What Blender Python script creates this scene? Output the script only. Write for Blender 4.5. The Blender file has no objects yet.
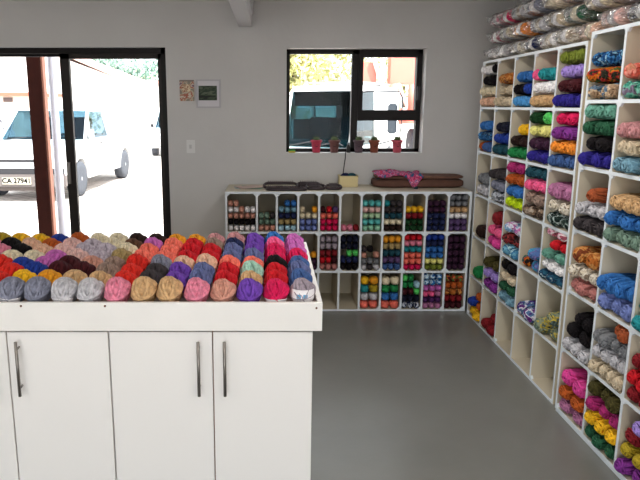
import bpy, bmesh, math, random
from mathutils import Vector, Matrix
R = random.Random(7)
C = bpy.context.scene.collection
SC = bpy.context.scene
PI = math.pi

# ------------------------------------------------------------------ camera
PITCH = math.radians(11.91); F = 640.0; PX, PY, H = 270.0, 240.0, 1.6
cam = bpy.data.objects.new('camera', bpy.data.cameras.new('camera')); C.objects.link(cam)
cam.location = (0, 0, H); cam.rotation_euler = (PI/2 - PITCH, 0, 0)
cam.data.sensor_width = 36; cam.data.lens = 36.0; cam.data.shift_x = (320-PX)/640.0
cam.data.clip_start = .05; cam.data.clip_end = 300
SC.camera = cam
def at(px, py, Y):
    a = math.atan((py-PY)/F) + PITCH
    d = Y*math.tan(a)
    D = Y*math.cos(PITCH) + d*math.sin(PITCH)
    return Vector(((px-PX)/F*D, Y, H-d))

# ------------------------------------------------------------------ materials
def lin(h):
    if isinstance(h, str):
        h = h.lstrip('#'); v = [int(h[i:i+2], 16)/255 for i in (0, 2, 4)]
    else: v = h
    return tuple((c/12.92 if c <= .04045 else ((c+.055)/1.055)**2.4) for c in v) + (1,)
MC = {}
def mat(name, col, rough=.6, metal=0, spec=.5, noise=0, nscale=8, bump=0, bscale=40, coat=0, alpha=None):
    if name in MC: return MC[name]
    m = bpy.data.materials.new(name); m.use_nodes = True; nt = m.node_tree; N = nt.nodes; L = nt.links
    b = N['Principled BSDF']; c = lin(col)
    b.inputs['Base Color'].default_value = c; b.inputs['Roughness'].default_value = rough
    b.inputs['Metallic'].default_value = metal; b.inputs['Specular IOR Level'].default_value = spec
    b.inputs['Coat Weight'].default_value = coat
    tc = N.new('ShaderNodeTexCoord')
    if noise:
        n = N.new('ShaderNodeTexNoise'); n.inputs['Scale'].default_value = nscale; n.inputs['Detail'].default_value = 5
        L.new(tc.outputs['Object'], n.inputs['Vector'])
        r = N.new('ShaderNodeValToRGB'); r.color_ramp.elements[0].position = .3; r.color_ramp.elements[1].position = .7
        r.color_ramp.elements[0].color = tuple(x*(1-noise) for x in c[:3])+(1,)
        r.color_ramp.elements[1].color = tuple(min(1, x*(1+noise*.6)) for x in c[:3])+(1,)
        L.new(n.outputs['Fac'], r.inputs['Fac']); L.new(r.outputs['Color'], b.inputs['Base Color'])
    if bump:
        n2 = N.new('ShaderNodeTexNoise'); n2.inputs['Scale'].default_value = bscale; n2.inputs['Detail'].default_value = 6
        L.new(tc.outputs['Object'], n2.inputs['Vector'])
        bp = N.new('ShaderNodeBump'); bp.inputs['Strength'].default_value = bump; bp.inputs['Distance'].default_value = .01
        L.new(n2.outputs['Fac'], bp.inputs['Height']); L.new(bp.outputs['Normal'], b.inputs['Normal'])
    MC[name] = m; return m
def ramp_mat(name, cols, scale, rough=.9, bump=.3, sharp=True, detail=2, stretch=(1, 1, 1)):
    if name in MC: return MC[name]
    m = bpy.data.materials.new(name); m.use_nodes = True; nt = m.node_tree; N = nt.nodes; L = nt.links
    b = N['Principled BSDF']; b.inputs['Roughness'].default_value = rough; b.inputs['Specular IOR Level'].default_value = .2
    tc = N.new('ShaderNodeTexCoord'); oi = N.new('ShaderNodeObjectInfo')
    mp = N.new('ShaderNodeMapping'); mp.inputs['Scale'].default_value = stretch
    L.new(tc.outputs['Object'], mp.inputs['Vector'])
    cx = N.new('ShaderNodeVectorMath'); cx.operation = 'ADD'
    ml = N.new('ShaderNodeMath'); ml.operation = 'MULTIPLY'; ml.inputs[1].default_value = 9.0
    L.new(oi.outputs['Random'], ml.inputs[0]); L.new(mp.outputs['Vector'], cx.inputs[0]); L.new(ml.outputs[0], cx.inputs[1])
    n = N.new('ShaderNodeTexNoise'); n.inputs['Scale'].default_value = scale; n.inputs['Detail'].default_value = detail
    L.new(cx.outputs[0], n.inputs['Vector'])
    r = N.new('ShaderNodeValToRGB'); cr = r.color_ramp; cr.interpolation = 'CONSTANT' if sharp else 'LINEAR'
    k = len(cols)
    while len(cr.elements) < k: cr.elements.new(.5)
    for i, c in enumerate(cols):
        cr.elements[i].position = (.36 + .3*i/k) if i else 0.0
        cr.elements[i].color = lin(c)
    L.new(n.outputs['Fac'], r.inputs['Fac']); L.new(r.outputs['Color'], b.inputs['Base Color'])
    MC[name] = m; return m

# yarn colours: name -> one hex, or several for variegated yarn
COL = {
 'white': '#e9e6e6', 'cream': '#dccfae', 'pale yellow': '#e0da7c', 'yellow': '#f0b818', 'golden': '#e89a1c', 'orange': '#f08c28',
 'rust orange': '#b8541c', 'coral': '#f4705c', 'peach': '#dcae90', 'tan': '#c8a070', 'beige': '#c8b698', 'khaki': '#a08a58', 'brown': '#62402c',
 'dark brown': '#2f1d18', 'black': '#120d10', 'charcoal': '#3c3638', 'grey': '#75777a', 'light grey': '#b9b7bb', 'slate grey': '#7c7f90',
 'slate blue': '#5d6796', 'denim blue': '#3c5c94', 'navy': '#1f2850', 'dark navy': '#15182c', 'royal blue': '#1d3a98', 'blue': '#2e6cb4',
 'sky blue': '#4c9ad8', 'pale blue': '#9cc4d4', 'dusty blue': '#6d98ac', 'teal': '#208a90', 'dark teal': '#1d4a58', 'turquoise': '#54b4b0',
 'mint': '#8cc4a4', 'pale mint': '#a8c8a0', 'sage': '#6f8a78', 'sea green': '#5f9a86', 'green': '#1d8444', 'bright green': '#50c85c', 'dark green': '#16401f',
 'forest green': '#24583c', 'lime': '#c4e010', 'olive': '#6f7c26', 'dark olive': '#46401c', 'mustard': '#a8901e', 'red': '#cc1420', 'bright red': '#e0281c', 'dark red': '#861820',
 'maroon': '#44141a', 'crimson': '#d41450', 'hot pink': '#f0588c', 'pink': '#dc7c94', 'dusty pink': '#c08486', 'pale pink': '#dcb0a8', 'mauve': '#b06c94',
 'magenta': '#a82468', 'orchid': '#c060b0', 'lavender': '#9a80cc', 'purple': '#6a3ca8', 'dark purple': '#4a2058', 'indigo': '#2c2488', 'violet': '#7c2c88',
 'plum': '#3a1c34', 'taupe': '#937a6c', 'rosy tan': '#c88c78', 'mauve grey': '#978a94', 'lilac grey': '#b4a8b4', 'salmon': '#b4706a', 'dusty purple': '#5c4470',
 'periwinkle': '#6c7cb8', 'seafoam': '#9cc8b4', 'copper': '#a04c28', 'fuchsia': '#d83c90',
 'flecked grey': ['#8a8d90', '#c0c4cc', '#54585c'], 'flecked brown': ['#463830', '#8a7460', '#b0a090'], 'black and white flecked': ['#20302c', '#a8b4b0', '#3c5048', '#1c2826'],
 'flecked cream': ['#cfc4ae', '#e4dccc', '#9a8c7a'], 'pink and blue variegated': ['#90b8d8', '#e8e4f0', '#c878b0', '#8878c0'],
 'orange and black variegated': ['#1a1618', '#d07820', '#b83c20', '#2c6860'], 'violet and teal variegated': ['#4c2c78', '#5878a0', '#e0dce8', '#6c3880'],
 'yellow and grey variegated': ['#66786a', '#8c9478', '#b8a448', '#5c6c64'], 'blue and white variegated': ['#2c5c9c', '#9cc4e0', '#c8dae4', '#2f78b4'],
 'blue flecked': ['#1c4c80', '#4484b8', '#183458', '#88b4cc'], 'maroon flecked': ['#581c20', '#983838', '#30181c'], 'light blue flecked': ['#78b4cc', '#4888b0', '#b0d8e0'],
 'red and green variegated': ['#a02c20', '#3c7c3c', '#d86038', '#501818'], 'orange and green variegated': ['#4c5828', '#c86c1c', '#a83028', '#2c2c20'],
 'brown and blue flecked': ['#a08468', '#c4aa8c', '#60788c'], 'green and mauve flecked': ['#3c8c78', '#78bca8', '#84788c'], 'coral flecked': ['#e46c5c', '#f09c8c', '#c8886c'],
 'pink and white flecked': ['#c8889a', '#e8d8d8', '#b06070'], 'teal flecked': ['#2c6078', '#1c3c58', '#a0b8c0'], 'rust flecked': ['#b06428', '#cc9050', '#7c3c20'],
 'sky and violet variegated': ['#4898c0', '#7070a8', '#5c7cb4'],  'navy and white flecked': ['#1c2444', '#c8ccd4', '#2c3858'],
}
def ymat(c):
    nm = 'yarn ' + c
    if nm in MC: return MC[nm]
    v = COL[c]
    if isinstance(v, list): return ramp_mat(nm, v, 26, stretch=(.8, 1, 1), sharp=True)
    l = [int(v[i:i+2], 16)/255 for i in (1, 3, 5)]; g_ = sum(l)/3; l = [.90*x+.10*g_ for x in l]
    return ramp_mat(nm, [tuple(x*.80 for x in l), tuple(min(1, x*1.0) for x in l), tuple(min(1, x*1.10) for x in l)], 60, sharp=False)

# ------------------------------------------------------------------ mesh helpers
class MB:
    def __init__(s): s.bm = bmesh.new()
    def box(s, x0, y0, z0, x1, y1, z1, mi=0, M=None):
        vs = [s.bm.verts.new((x, y, z)) for x in (x0, x1) for y in (y0, y1) for z in (z0, z1)]
        if M: 
            for v in vs: v.co = M @ v.co
        for f in ((0, 1, 3, 2), (4, 6, 7, 5), (0, 4, 5, 1), (2, 3, 7, 6), (0, 2, 6, 4), (1, 5, 7, 3)):
            fc = s.bm.faces.new([vs[i] for i in f]); fc.material_index = mi
        return s
    def prism(s, pts, a, b, axis='y', mi=0):
        def P(p, t):
            return {'y': (p[0], t, p[1]), 'x': (t, p[0], p[1]), 'z': (p[0], p[1], t)}[axis]
        A = [s.bm.verts.new(P(p, a)) for p in pts]; B = [s.bm.verts.new(P(p, b)) for p in pts]
        n = len(pts)
        fs = [s.bm.faces.new(A), s.bm.faces.new(B[::-1])]
        for i in range(n): fs.append(s.bm.faces.new([A[i], B[i], B[(i+1) % n], A[(i+1) % n]]))
        for f in fs: f.material_index = mi
        return s
    def tube(s, pts, r, n=8, closed=False, mi=0, caps=True):
        pts = [Vector(p) for p in pts]; k = len(pts); rings = []; up = Vector((0.13, 0.27, 1)).normalized()
        for i, p in enumerate(pts):
            if closed: t = pts[(i+1) % k]-pts[i-1]
            else: t = pts[min(i+1, k-1)]-pts[max(i-1, 0)]
            t.normalize(); a = t.cross(up)
            if a.length < 1e-3: a = t.cross(Vector((1, 0, 0)))
            a.normalize(); b = t.cross(a)
            rr = r[i] if isinstance(r, (list, tuple)) else r
            rings.append([s.bm.verts.new(p+(a*math.cos(2*PI*j/n)+b*math.sin(2*PI*j/n))*rr) for j in range(n)])
        for i in range(k if closed else k-1):
            A, B = rings[i], rings[(i+1) % k]
            for j in range(n):
                f = s.bm.faces.new([A[j], A[(j+1) % n], B[(j+1) % n], B[j]]); f.material_index = mi; f.smooth = True
        if caps and not closed:
            for rg in (rings[0], rings[-1]):
                f = s.bm.faces.new(rg); f.material_index = mi
        return s
    def lathe(s, prof, n=20, c=(0, 0, 0), axis='z', mi=0):
        c = Vector(c); rings = []
        for (r, z) in prof:
            ring = []
            for j in range(n):
                a = 2*PI*j/n; x, y = r*math.cos(a), r*math.sin(a)
                v = {'z': (x, y, z), 'x': (z, x, y), 'y': (x, z, y)}[axis]
                ring.append(s.bm.verts.new(c+Vector(v)))
            rings.append(ring)
        for A, B in zip(rings, rings[1:]):
            for j in range(n):
                f = s.bm.faces.new([A[j], A[(j+1) % n], B[(j+1) % n], B[j]]); f.smooth = True; f.material_index = mi
        for rg in (rings[0], rings[-1]):
            f = s.bm.faces.new(rg); f.material_index = mi
        return s
    def ball(s, c, r, sub=3, mi=0, fn=None):
        g = bmesh.ops.create_icosphere(s.bm, subdivisions=sub, radius=1)
        sx, sy, sz = r if isinstance(r, (tuple, list)) else (r, r, r)
        for v in g['verts']:
            if fn: v.co = fn(v.co)
            v.co = Vector((v.co.x*sx, v.co.y*sy, v.co.z*sz))+Vector(c)
            for f in v.link_faces: f.smooth = True; f.material_index = mi
        return s
    def mesh(s, name, bevel=0):
        bmesh.ops.recalc_face_normals(s.bm, faces=s.bm.faces)
        if bevel:
            bmesh.ops.bevel(s.bm, geom=[e for e in s.bm.edges], offset=bevel, segments=2, affect='EDGES', clamp_overlap=True)
        me = bpy.data.meshes.new(name); s.bm.to_mesh(me); s.bm.free(); return me
    def obj(s, name, mats, parent=None, loc=(0, 0, 0), rotz=0, bevel=0):
        me = s.mesh(name, bevel)
        for m in (mats if isinstance(mats, list) else [mats]): me.materials.append(m)
        o = bpy.data.objects.new(name, me); C.objects.link(o); o.location = loc; o.rotation_euler = (0, 0, rotz)
        if parent: o.parent = parent
        return o
def tag(o, label=None, cat=None, group=None, kind=None):
    if label: o['label'] = label
    if cat: o['category'] = cat
    if group: o['group'] = group
    if kind: o['kind'] = kind
    return o
def thing(name, loc=(0, 0, 0), rotz=0):
    o = bpy.data.objects.new(name, None); C.objects.link(o); o.location = loc; o.rotation_euler = (0, 0, rotz)
    o.empty_display_size = .05
    return o
def struct(o): o['kind'] = 'structure'; return o

# ------------------------------------------------------------------ common materials
M_wall = mat('painted wall', '#c8c7c5', .75, noise=.04, nscale=2.5, bump=.25, bscale=14)
M_ceil = mat('painted ceiling', '#cfcdc9', .8)
M_frame = mat('dark window frame', '#120d0c', .55, spec=.25)
M_white = mat('white melamine', '#eceae4', .4, noise=.02, nscale=3)
M_edge = mat('white shelf edge', '#dfe6ea', .45)  # cool tint of window light put into the edge white
M_shelf = mat('bounce lit melamine', '#cac0aa', .5, noise=.03, nscale=4)  # white melamine with the cubbies' bounced light and shade in its cream
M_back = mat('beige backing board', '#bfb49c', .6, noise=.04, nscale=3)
M_steel = mat('brushed steel', '#8c8680', .35, metal=1)
M_black = mat('black plastic', '#141112', .45)
M_paper = mat('paper label', '#ece8ea', .6, noise=.03)
def floor_mat():
    m = mat('grey vinyl floor', '#7a7a75', .33, noise=.10, nscale=2.2, bump=.06, bscale=30); return m
M_floor = floor_mat()
def glass_mat(name, tint=(1, 1, 1, 1), f0=.025):
    m = bpy.data.materials.new(name); m.use_nodes = True; nt = m.node_tree; N = nt.nodes; L = nt.links; N.remove(N['Principled BSDF'])
    tr = N.new('ShaderNodeBsdfTransparent'); tr.inputs[0].default_value = tint
    g = N.new('ShaderNodeBsdfGlossy'); g.inputs['Roughness'].default_value = .03
    mx = N.new('ShaderNodeMixShader'); lw = N.new('ShaderNodeLayerWeight'); lw.inputs[0].default_value = .5
    pw = N.new('ShaderNodeMath'); pw.operation = 'POWER'; pw.inputs[1].default_value = 5; L.new(lw.outputs['Facing'], pw.inputs[0])
    fr = N.new('ShaderNodeMath'); fr.operation = 'MULTIPLY_ADD'; fr.inputs[1].default_value = .95; fr.inputs[2].default_value = f0; L.new(pw.outputs[0], fr.inputs[0])
    L.new(fr.outputs[0], mx.inputs[0]); L.new(tr.outputs[0], mx.inputs[1]); L.new(g.outputs[0], mx.inputs[2])
    L.new(mx.outputs[0], N['Material Output'].inputs[0]); return m
M_glass = glass_mat('window glass', (.97, .98, .98, 1), .005)
M_cglass = glass_mat('car glass', (.50, .62, .68, 1), .006)
M_vglass = glass_mat('tinted van glass', (.36, .50, .53, 1), .002)

# ================================================================== ROOM
WY = 5.3; RX = 1.93; LX = -3.9; FY = -2.6; CZ = 2.4; WT = .22
b = MB().box(LX, FY, -.12, RX, WY, 0); struct(b.obj('floor', M_floor))
b = MB().box(LX-.2, FY-.2, CZ, RX+.2, WY+WT, CZ+.15); struct(b.obj('ceiling', M_ceil))
DX0, DX1, DZ = -3.6, -.834, 2.05
WX0, WX1, WZ0, WZ1 = .133, 1.250, 1.214, 2.044
b = MB()
b.box(LX-.2, WY, -.12, DX0, WY+WT, CZ); b.box(DX0, WY, DZ, DX1, WY+WT, CZ); b.box(DX1, WY, -.12, WX0, WY+WT, CZ)
b.box(WX0, WY, -.12, WX1, WY+WT, WZ0); b.box(WX0, WY, WZ1, WX1, WY+WT, CZ); b.box(WX1, WY, -.12, RX+.2, WY+WT, CZ)
struct(b.obj('wall_back', M_wall))
struct(MB().box(RX, FY-.2, -.12, RX+.2, WY, CZ).obj('wall_right', M_wall))
struct(MB().box(LX-.2, FY-.2, -.12, LX, WY, CZ).obj('wall_left', M_wall))
b = MB(); b.box(LX, FY-.2, -.12, -2.6, FY, CZ); b.box(1.5, FY-.2, -.12, RX, FY, CZ); b.box(-2.6, FY-.2, 2.25, 1.5, FY, CZ)
struct(b.obj('wall_front', M_wall))
# ceiling beam with a lip on each side, ending in the back wall
b = MB(); b.box(-.247, FY, 2.205, -.143, WY, CZ); b.box(-.262, FY, 2.30, -.128, WY, CZ)
struct(b.obj('trim_1', mat('beam paint', '#c9c9cb', .6)))

# window: frame, casement, transom, panes
win = struct(thing('window_1', ((WX0+WX1)/2, WY+.165, WZ0)))
def wl(x0, z0, x1, z1, y0=-.03, y1=.03, M=M_frame, name='frame'):
    return MB().box(x0-win.location.x, y0, z0-WZ0, x1-win.location.x, y1, z1-WZ0).obj(name, M, win)
yq = WY+.15
p = lambda x, y: at(x, y, yq)
mx0, mx1 = p(351, 100).x, p(357.5, 100).x; mx2 = p(362, 100).x; rx0 = p(415, 90).x
fx = .035
b = MB()
def q(bb, x0, z0, x1, z1, y0=-.035, y1=.035): bb.box(x0-win.location.x, y0, z0-WZ0, x1-win.location.x, y1, z1-WZ0)
q(b, WX0, WZ0, WX0+.03, WZ1); q(b, rx0+.012, WZ0, WX1, WZ1); q(b, WX0, WZ1-.035, WX1, WZ1); q(b, WX0, WZ0, WX1, WZ0+.028)
q(b, mx0, WZ0, mx1, WZ1)
b.obj('frame', M_frame, win)
tz1, tz0 = p(380, 110).z, p(380, 120.5).z
b = MB(); q(b, mx1, tz0, rx0+.012, tz1, -.05, .03); q(b, mx1, tz1, mx2, WZ1-.035, -.05, .03); q(b, rx0, tz1, rx0+.012, WZ1-.035, -.05, .03); q(b, mx2, WZ1-.062, rx0, WZ1-.035, -.05, .03)
b.obj('casement', M_frame, win)
b = MB(); q(b, WX0+.03, WZ0+.02, mx0, WZ1-.035, -.003, .003); b.obj('pane', M_glass, win)
b = MB(); q(b, mx2, tz1, rx0, WZ1-.062, -.003, .003); b.obj('pane', M_glass, win)
b = MB(); q(b, mx1, WZ0+.02, rx0+.012, tz0, -.003, .003); b.obj('pane', M_glass, win)
b = MB().box(-.012, -.075, 0, .012, -.05, .11); o = b.obj('latch', M_black, win, (rx0+.02-win.location.x, 0, tz1-WZ0+.08))

# sliding glass door
door = struct(thing('door_1', ((DX0+DX1)/2, WY+.1, 0)))
b = MB(); cx = door.location.x
def dq(bb, x0, z0, x1, z1, y0=-.05, y1=.05): bb.box(x0-cx, y0, z0, x1-cx, y1, z1)
dq(b, DX0, 0, DX0+.05, DZ); dq(b, DX1-.045, 0, DX1, DZ); dq(b, DX0, DZ-.045, DX1, DZ); dq(b, DX0, 0, DX1, .04)
b.obj('frame', M_frame, door)
mxl = -1.70
b = MB(); dq(b, mxl, .04, mxl+.075, DZ-.045, -.04, 0); dq(b, DX1-.075, .04, DX1-.045, DZ-.045, -.04, 0); dq(b, mxl, DZ-.085, DX1-.045, DZ-.045, -.04, 0); dq(b, mxl, .04, DX1-.045, .12, -.04, 0)
s = b.obj('sliding_sash', mat('bronze frame', '#1c130d', .5, spec=.3), door)
b = MB(); dq(b, mxl+.075, .12, DX1-.075, DZ-.085, -.023, -.017); b.obj('pane', M_glass, s)
hp = at(66, 173, WY+.05)
b = MB(); dq(b, mxl+.01, hp.z-.09, mxl+.035, hp.z+.09, -.062, -.04); b.obj('handle', M_steel, s)
b = MB(); dq(b, DX0+.05, .04, DX0+.1, DZ-.045, .005, .045); dq(b, mxl, .04, mxl+.03, DZ-.045, .005, .045); dq(b, DX0+.1, DZ-.065, mxl, DZ-.045, .005, .045)
s2 = b.obj('fixed_sash', M_frame, door)
# (opening left of the meeting stile stands open on its outer leaf)

# wall notices and switch
def onwall(x0, y0, x1, y1): 
    a, c = at(x0, y0, WY), at(x1, y1, WY); return a.x, c.z, c.x, a.z
x0, z0, x1, z1 = onwall(179.5, 80, 194.5, 101)
M_cal = ramp_mat('printed calendar', ['#8c8478', '#b8b09a', '#a86a58', '#c8c0b0', '#7c5c6c'], 18, rough=.6, detail=4)
cal = tag(thing('calendar', (x0, WY, z0)), 'small printed calendar with faded picture squares on the back wall beside the door', 'calendar')
MB().box(0, -.008, 0, x1-x0, .0008, z1-z0).obj('page', M_cal, cal)
MB().box(.02, -.010, (z1-z0)*.45, (x1-x0)-.03, -.008, (z1-z0)*.80).obj('photo', ramp_mat('calendar photo', ['#b09078', '#d8c8a8', '#8c5848'], 40, rough=.6), cal)
MB().box(0, -.012, (z1-z0)-.012, x1-x0, -.008, (z1-z0)).obj('binding', mat('calendar binding', '#7a7068', .5), cal)
x0, z0, x1, z1 = onwall(196, 79.5, 221, 108)
fr = tag(thing('framed_picture', (x0, WY, z0)), 'white framed picture of a dark green landscape hanging right of the calendar', 'picture')
w, h = x1-x0, z1-z0
b = MB(); b.box(0, -.02, 0, w, 0, .012); b.box(0, -.02, h-.012, w, 0, h); b.box(0, -.02, .012, .012, 0, h-.012); b.box(w-.012, -.02, .012, w, 0, h-.012)
b.obj('frame', mat('grey white frame', '#b4b2b6', .5), fr)
MB().box(.012, -.008, .012, w-.012, 0, h-.012).obj('mat_board', mat('mat board', '#d0ced2', .7), fr)
MB().box(.02, -.012, h*.27, w-.03, -.008, h*.78).obj('landscape', ramp_mat('landscape print', ['#20281f', '#44503c', '#2c3a2c', '#5a6450'], 14, rough=.5, stretch=(.6, 1, 3)), fr)
x0, z0, x1, z1 = onwall(186.5, 140, 195, 153)
sw = tag(thing('light_switch', (x0, WY, z0)), 'white light switch on the back wall below the calendar', 'light switch')
MB().box(0, -.01, 0, x1-x0, 0, z1-z0).obj('cover_plate', mat('switch plastic', '#d8d8d6', .4), sw, bevel=.002)
MB().box((x1-x0)*.35, -.016, (z1-z0)*.35, (x1-x0)*.65, -.01, (z1-z0)*.65).obj('rocker', mat('switch rocker', '#bdbdbb', .4), sw)
# aerial cable from the window corner down the wall
a0 = at(346, 151, WY-.006); pts = [at(345.5, 152, WY-.006), at(345.3, 158, WY-.006), at(344.2, 165, WY-.006), at(343.2, 172, WY-.006), at(343, 184, WY-.006)]
tag(MB().tube(pts, .004, 6).obj('cable', M_black), 'thin black cable hanging down the back wall from the window sill', 'cable')

# ================================================================== YARN MESHES
def sup(u, n=2.5):
    k = (abs(u.x)**n+abs(u.y)**n+abs(u.z)**n)**(1/n)
    return Vector((u.x/k, u.y/k, u.z/k))
def wound(name, L_, W_, H_, turns, segs, r, tilt, seed, n=2.5, sides=4, layers=1, noiseamp=.03, hole=False):
    rr = random.Random(seed); b = MB(); bm = b.bm
    b.ball((0, 0, 0), (L_/2-r*1.5, W_/2-r*1.5, H_/2-r*1.5), 3, fn=lambda c: sup(c, n))
    tot = turns*layers
    if hole:      # the hollow where the yarn is pulled from the end
        for v in bm.verts:
            rd = math.hypot(v.co.y/(W_/2), v.co.z/(H_/2))
            if rd < .5: v.co.x *= 1-.28*(1-rd/.5)**.6
    rings = []; prev = None
    if hole:      # loops of yarn circling the hollow of each end
        for sg in (-1, 1):
            for k_, rf in enumerate((.30, .50, .70)):
                lp = []
                for q in range(20):
                    a = 2*PI*q/20; rx = rf*(1+.10*math.sin(2*a+seed+k_))
                    u = Vector((sg*(1-.10*k_), rx*math.cos(a), rx*math.sin(a))); u = sup(u.normalized(), n)
                    lp.append((u.x*(L_/2-r*.6), u.y*(W_/2), u.z*(H_/2)))
                b.tube(lp, r*.95, sides, closed=True)
    for i in range(tot*segs+1):
        T = i/segs; ph = PI*T/turns*1.0 + (T//turns)*.35
        jt = tilt*(1+.5*math.sin(T*2.399)); t = 2*PI*T
        ca, sa = math.cos(ph), math.sin(ph)
        A = Vector((math.cos(jt), math.sin(jt)*ca, math.sin(jt)*sa)); B = Vector((0, -sa, ca))
        u = A*math.cos(t)+B*math.sin(t)
        q_ = sup(u, n); k = 1+noiseamp*math.sin(T*5.1+1.3*math.sin(t))
        P = Vector((q_.x*(L_/2-r)*k, q_.y*(W_/2-r)*k, q_.z*(H_/2-r)*k))
        rings.append(P)
    b.tube(rings, r, sides, caps=False)
    me = b.mesh(name); me.materials.append(M_white); return me
BALL = [wound('chenille_ball', .118, .098, .094, 15, 26, .0066+.0006*s, .22+.08*s, s, n=2.25, layers=1, noiseamp=.10) for s in range(3)]
SK = [wound('yarn_skein', .22, .07, .068, 11, 32, .0058, .40+.08*s, 10+s, n=2.75, noiseamp=.05, hole=True) for s in range(3)]
CB = [wound('cotton_ball', .10, .05, .05, 9, 18, .0034, .34, 20, n=2.8, sides=3, noiseamp=.03)]

def inst(me, name, col, loc, scale=(1, 1, 1), rot=(0, 0, 0)):
    o = bpy.data.objects.new(name, me); C.objects.link(o)
    o.material_slots[0].link = 'OBJECT'; o.material_slots[0].material = ymat(col)
    o.location = loc; o.scale = scale; o.rotation_euler = rot
    return o
ORD = ['first', 'second', 'third', 'fourth', 'fifth', 'sixth', 'seventh', 'eighth', 'ninth', 'tenth', 'eleventh', 'twelfth', 'thirteenth', 'fourteenth', 'fifteenth', 'sixteenth', 'seventeenth', 'eighteenth']

# ================================================================== SHELF FRAMES
def cubby_frame(ys, zs, depth, t=.016, cham=.02, cells_cham=lambda i, j: (1, 1, 1, 1)):
    """Local: u along the front, v up, w depth (0 = front). Returns boxes via callback-free MB in (u,w,v)."""
    b = MB()
    for y in ys: b.box(y-t/2, 0, zs[0]-t/2, y+t/2, depth, zs[-1]+t/2, mi=0)
    for z in zs:
        for a, c in zip(ys, ys[1:]): b.box(a+t/2, .0, z-t/2, c-t/2, depth, z+t/2, mi=0)
    # front lipping
    for y in ys: b.box(y-t/2, -.002, zs[0]-t/2, y+t/2, 0, zs[-1]+t/2, mi=1)
    for z in zs:
        for a, c in zip(ys, ys[1:]): b.box(a+t/2, -.002, z-t/2, c-t/2, 0, z+t/2, mi=1)
    # small corner gussets of the cubby fronts
    for j, (z0, z1) in enumerate(zip(zs, zs[1:])):
        for i, (a, c) in enumerate(zip(ys, ys[1:])):
            f = cells_cham(i, j); a_, c_, l, h_ = a+t/2, c-t/2, z0+t/2, z1-t/2
            k = cham
            for on, P in zip(f, ([(a_, l), (a_+k, l), (a_, l+k)], [(c_, l), (c_, l+k), (c_-k, l)], [(c_, h_), (c_-k, h_), (c_, h_-k)], [(a_, h_), (a_, h_-k), (a_+k, h_)])):
                if on: b.prism(P, 0, .012, 'y', mi=1)
    return b

TT = .016
# ---- back shelf
SY = 4.84
xs_px = [226, 256.8, 276.9, 298.4, 319.4, 340.6, 362, 383.8, 405.4, 427, 449.4, 471.3]
Dt = at(300, 192.5, SY)
BX = [at(x, 192.5, SY).x for x in xs_px]
BZ = [.012, .325, .637, .947]
bs = tag(thing('cubby_shelf', (BX[0], SY, 0)), 'low white cubby shelf with eleven columns standing along the back wall under the window', 'shelf')
def cc(i, j):
    if j == 1: return (1, 1, 1, 1)
    if j == 2: return (0, 0, 1, 1)
    return (0, 1, 0, 0) if i in (6, 7, 8, 9, 10) else (0, 0, 0, 0)
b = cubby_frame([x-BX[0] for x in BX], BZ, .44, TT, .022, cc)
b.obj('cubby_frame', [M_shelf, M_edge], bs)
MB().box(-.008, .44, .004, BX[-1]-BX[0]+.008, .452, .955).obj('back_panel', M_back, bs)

# ---- right tall shelves. Local u: along -Y (from far to near), w: +X
AX = 1.545; AZ = [.008, .318, .629, .944, 1.261, 1.578, 1.898]
AY = [4.79-.309*i for i in range(6)]
def tall(name_label, X, Y0, us, zs, depth):
    t = tag(thing('cubby_shelf', (X, Y0, 0), -PI/2), name_label, 'shelf')
    # local x -> world -Y, local y -> world +X
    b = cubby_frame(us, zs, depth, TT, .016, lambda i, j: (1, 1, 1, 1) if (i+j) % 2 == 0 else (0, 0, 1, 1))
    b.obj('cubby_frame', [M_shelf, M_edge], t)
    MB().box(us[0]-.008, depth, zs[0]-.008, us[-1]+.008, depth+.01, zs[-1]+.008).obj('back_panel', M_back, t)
    return t
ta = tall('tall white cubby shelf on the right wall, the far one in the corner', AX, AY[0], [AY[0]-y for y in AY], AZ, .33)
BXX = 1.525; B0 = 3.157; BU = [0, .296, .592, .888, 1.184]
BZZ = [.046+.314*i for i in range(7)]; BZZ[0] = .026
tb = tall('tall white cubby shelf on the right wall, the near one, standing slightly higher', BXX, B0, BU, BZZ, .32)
b = MB(); b.box(-.008, .004, 0, BU[-1]+.008, .024, .0178); b.box(-.008, .024, 0, .010, .3, .0178); b.box(-.008, .3, 0, BU[-1]+.008, .32, .0178); b.obj('plinth', M_edge, tb)
tag(MB().box(AX+.012, B0+.008+.001, 0, AX+.03, AY[-1]-.009, 1.93).obj('filler_strip', M_shelf), 'narrow cream filler strip closing the gap between the two tall shelves', 'panel')

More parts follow.
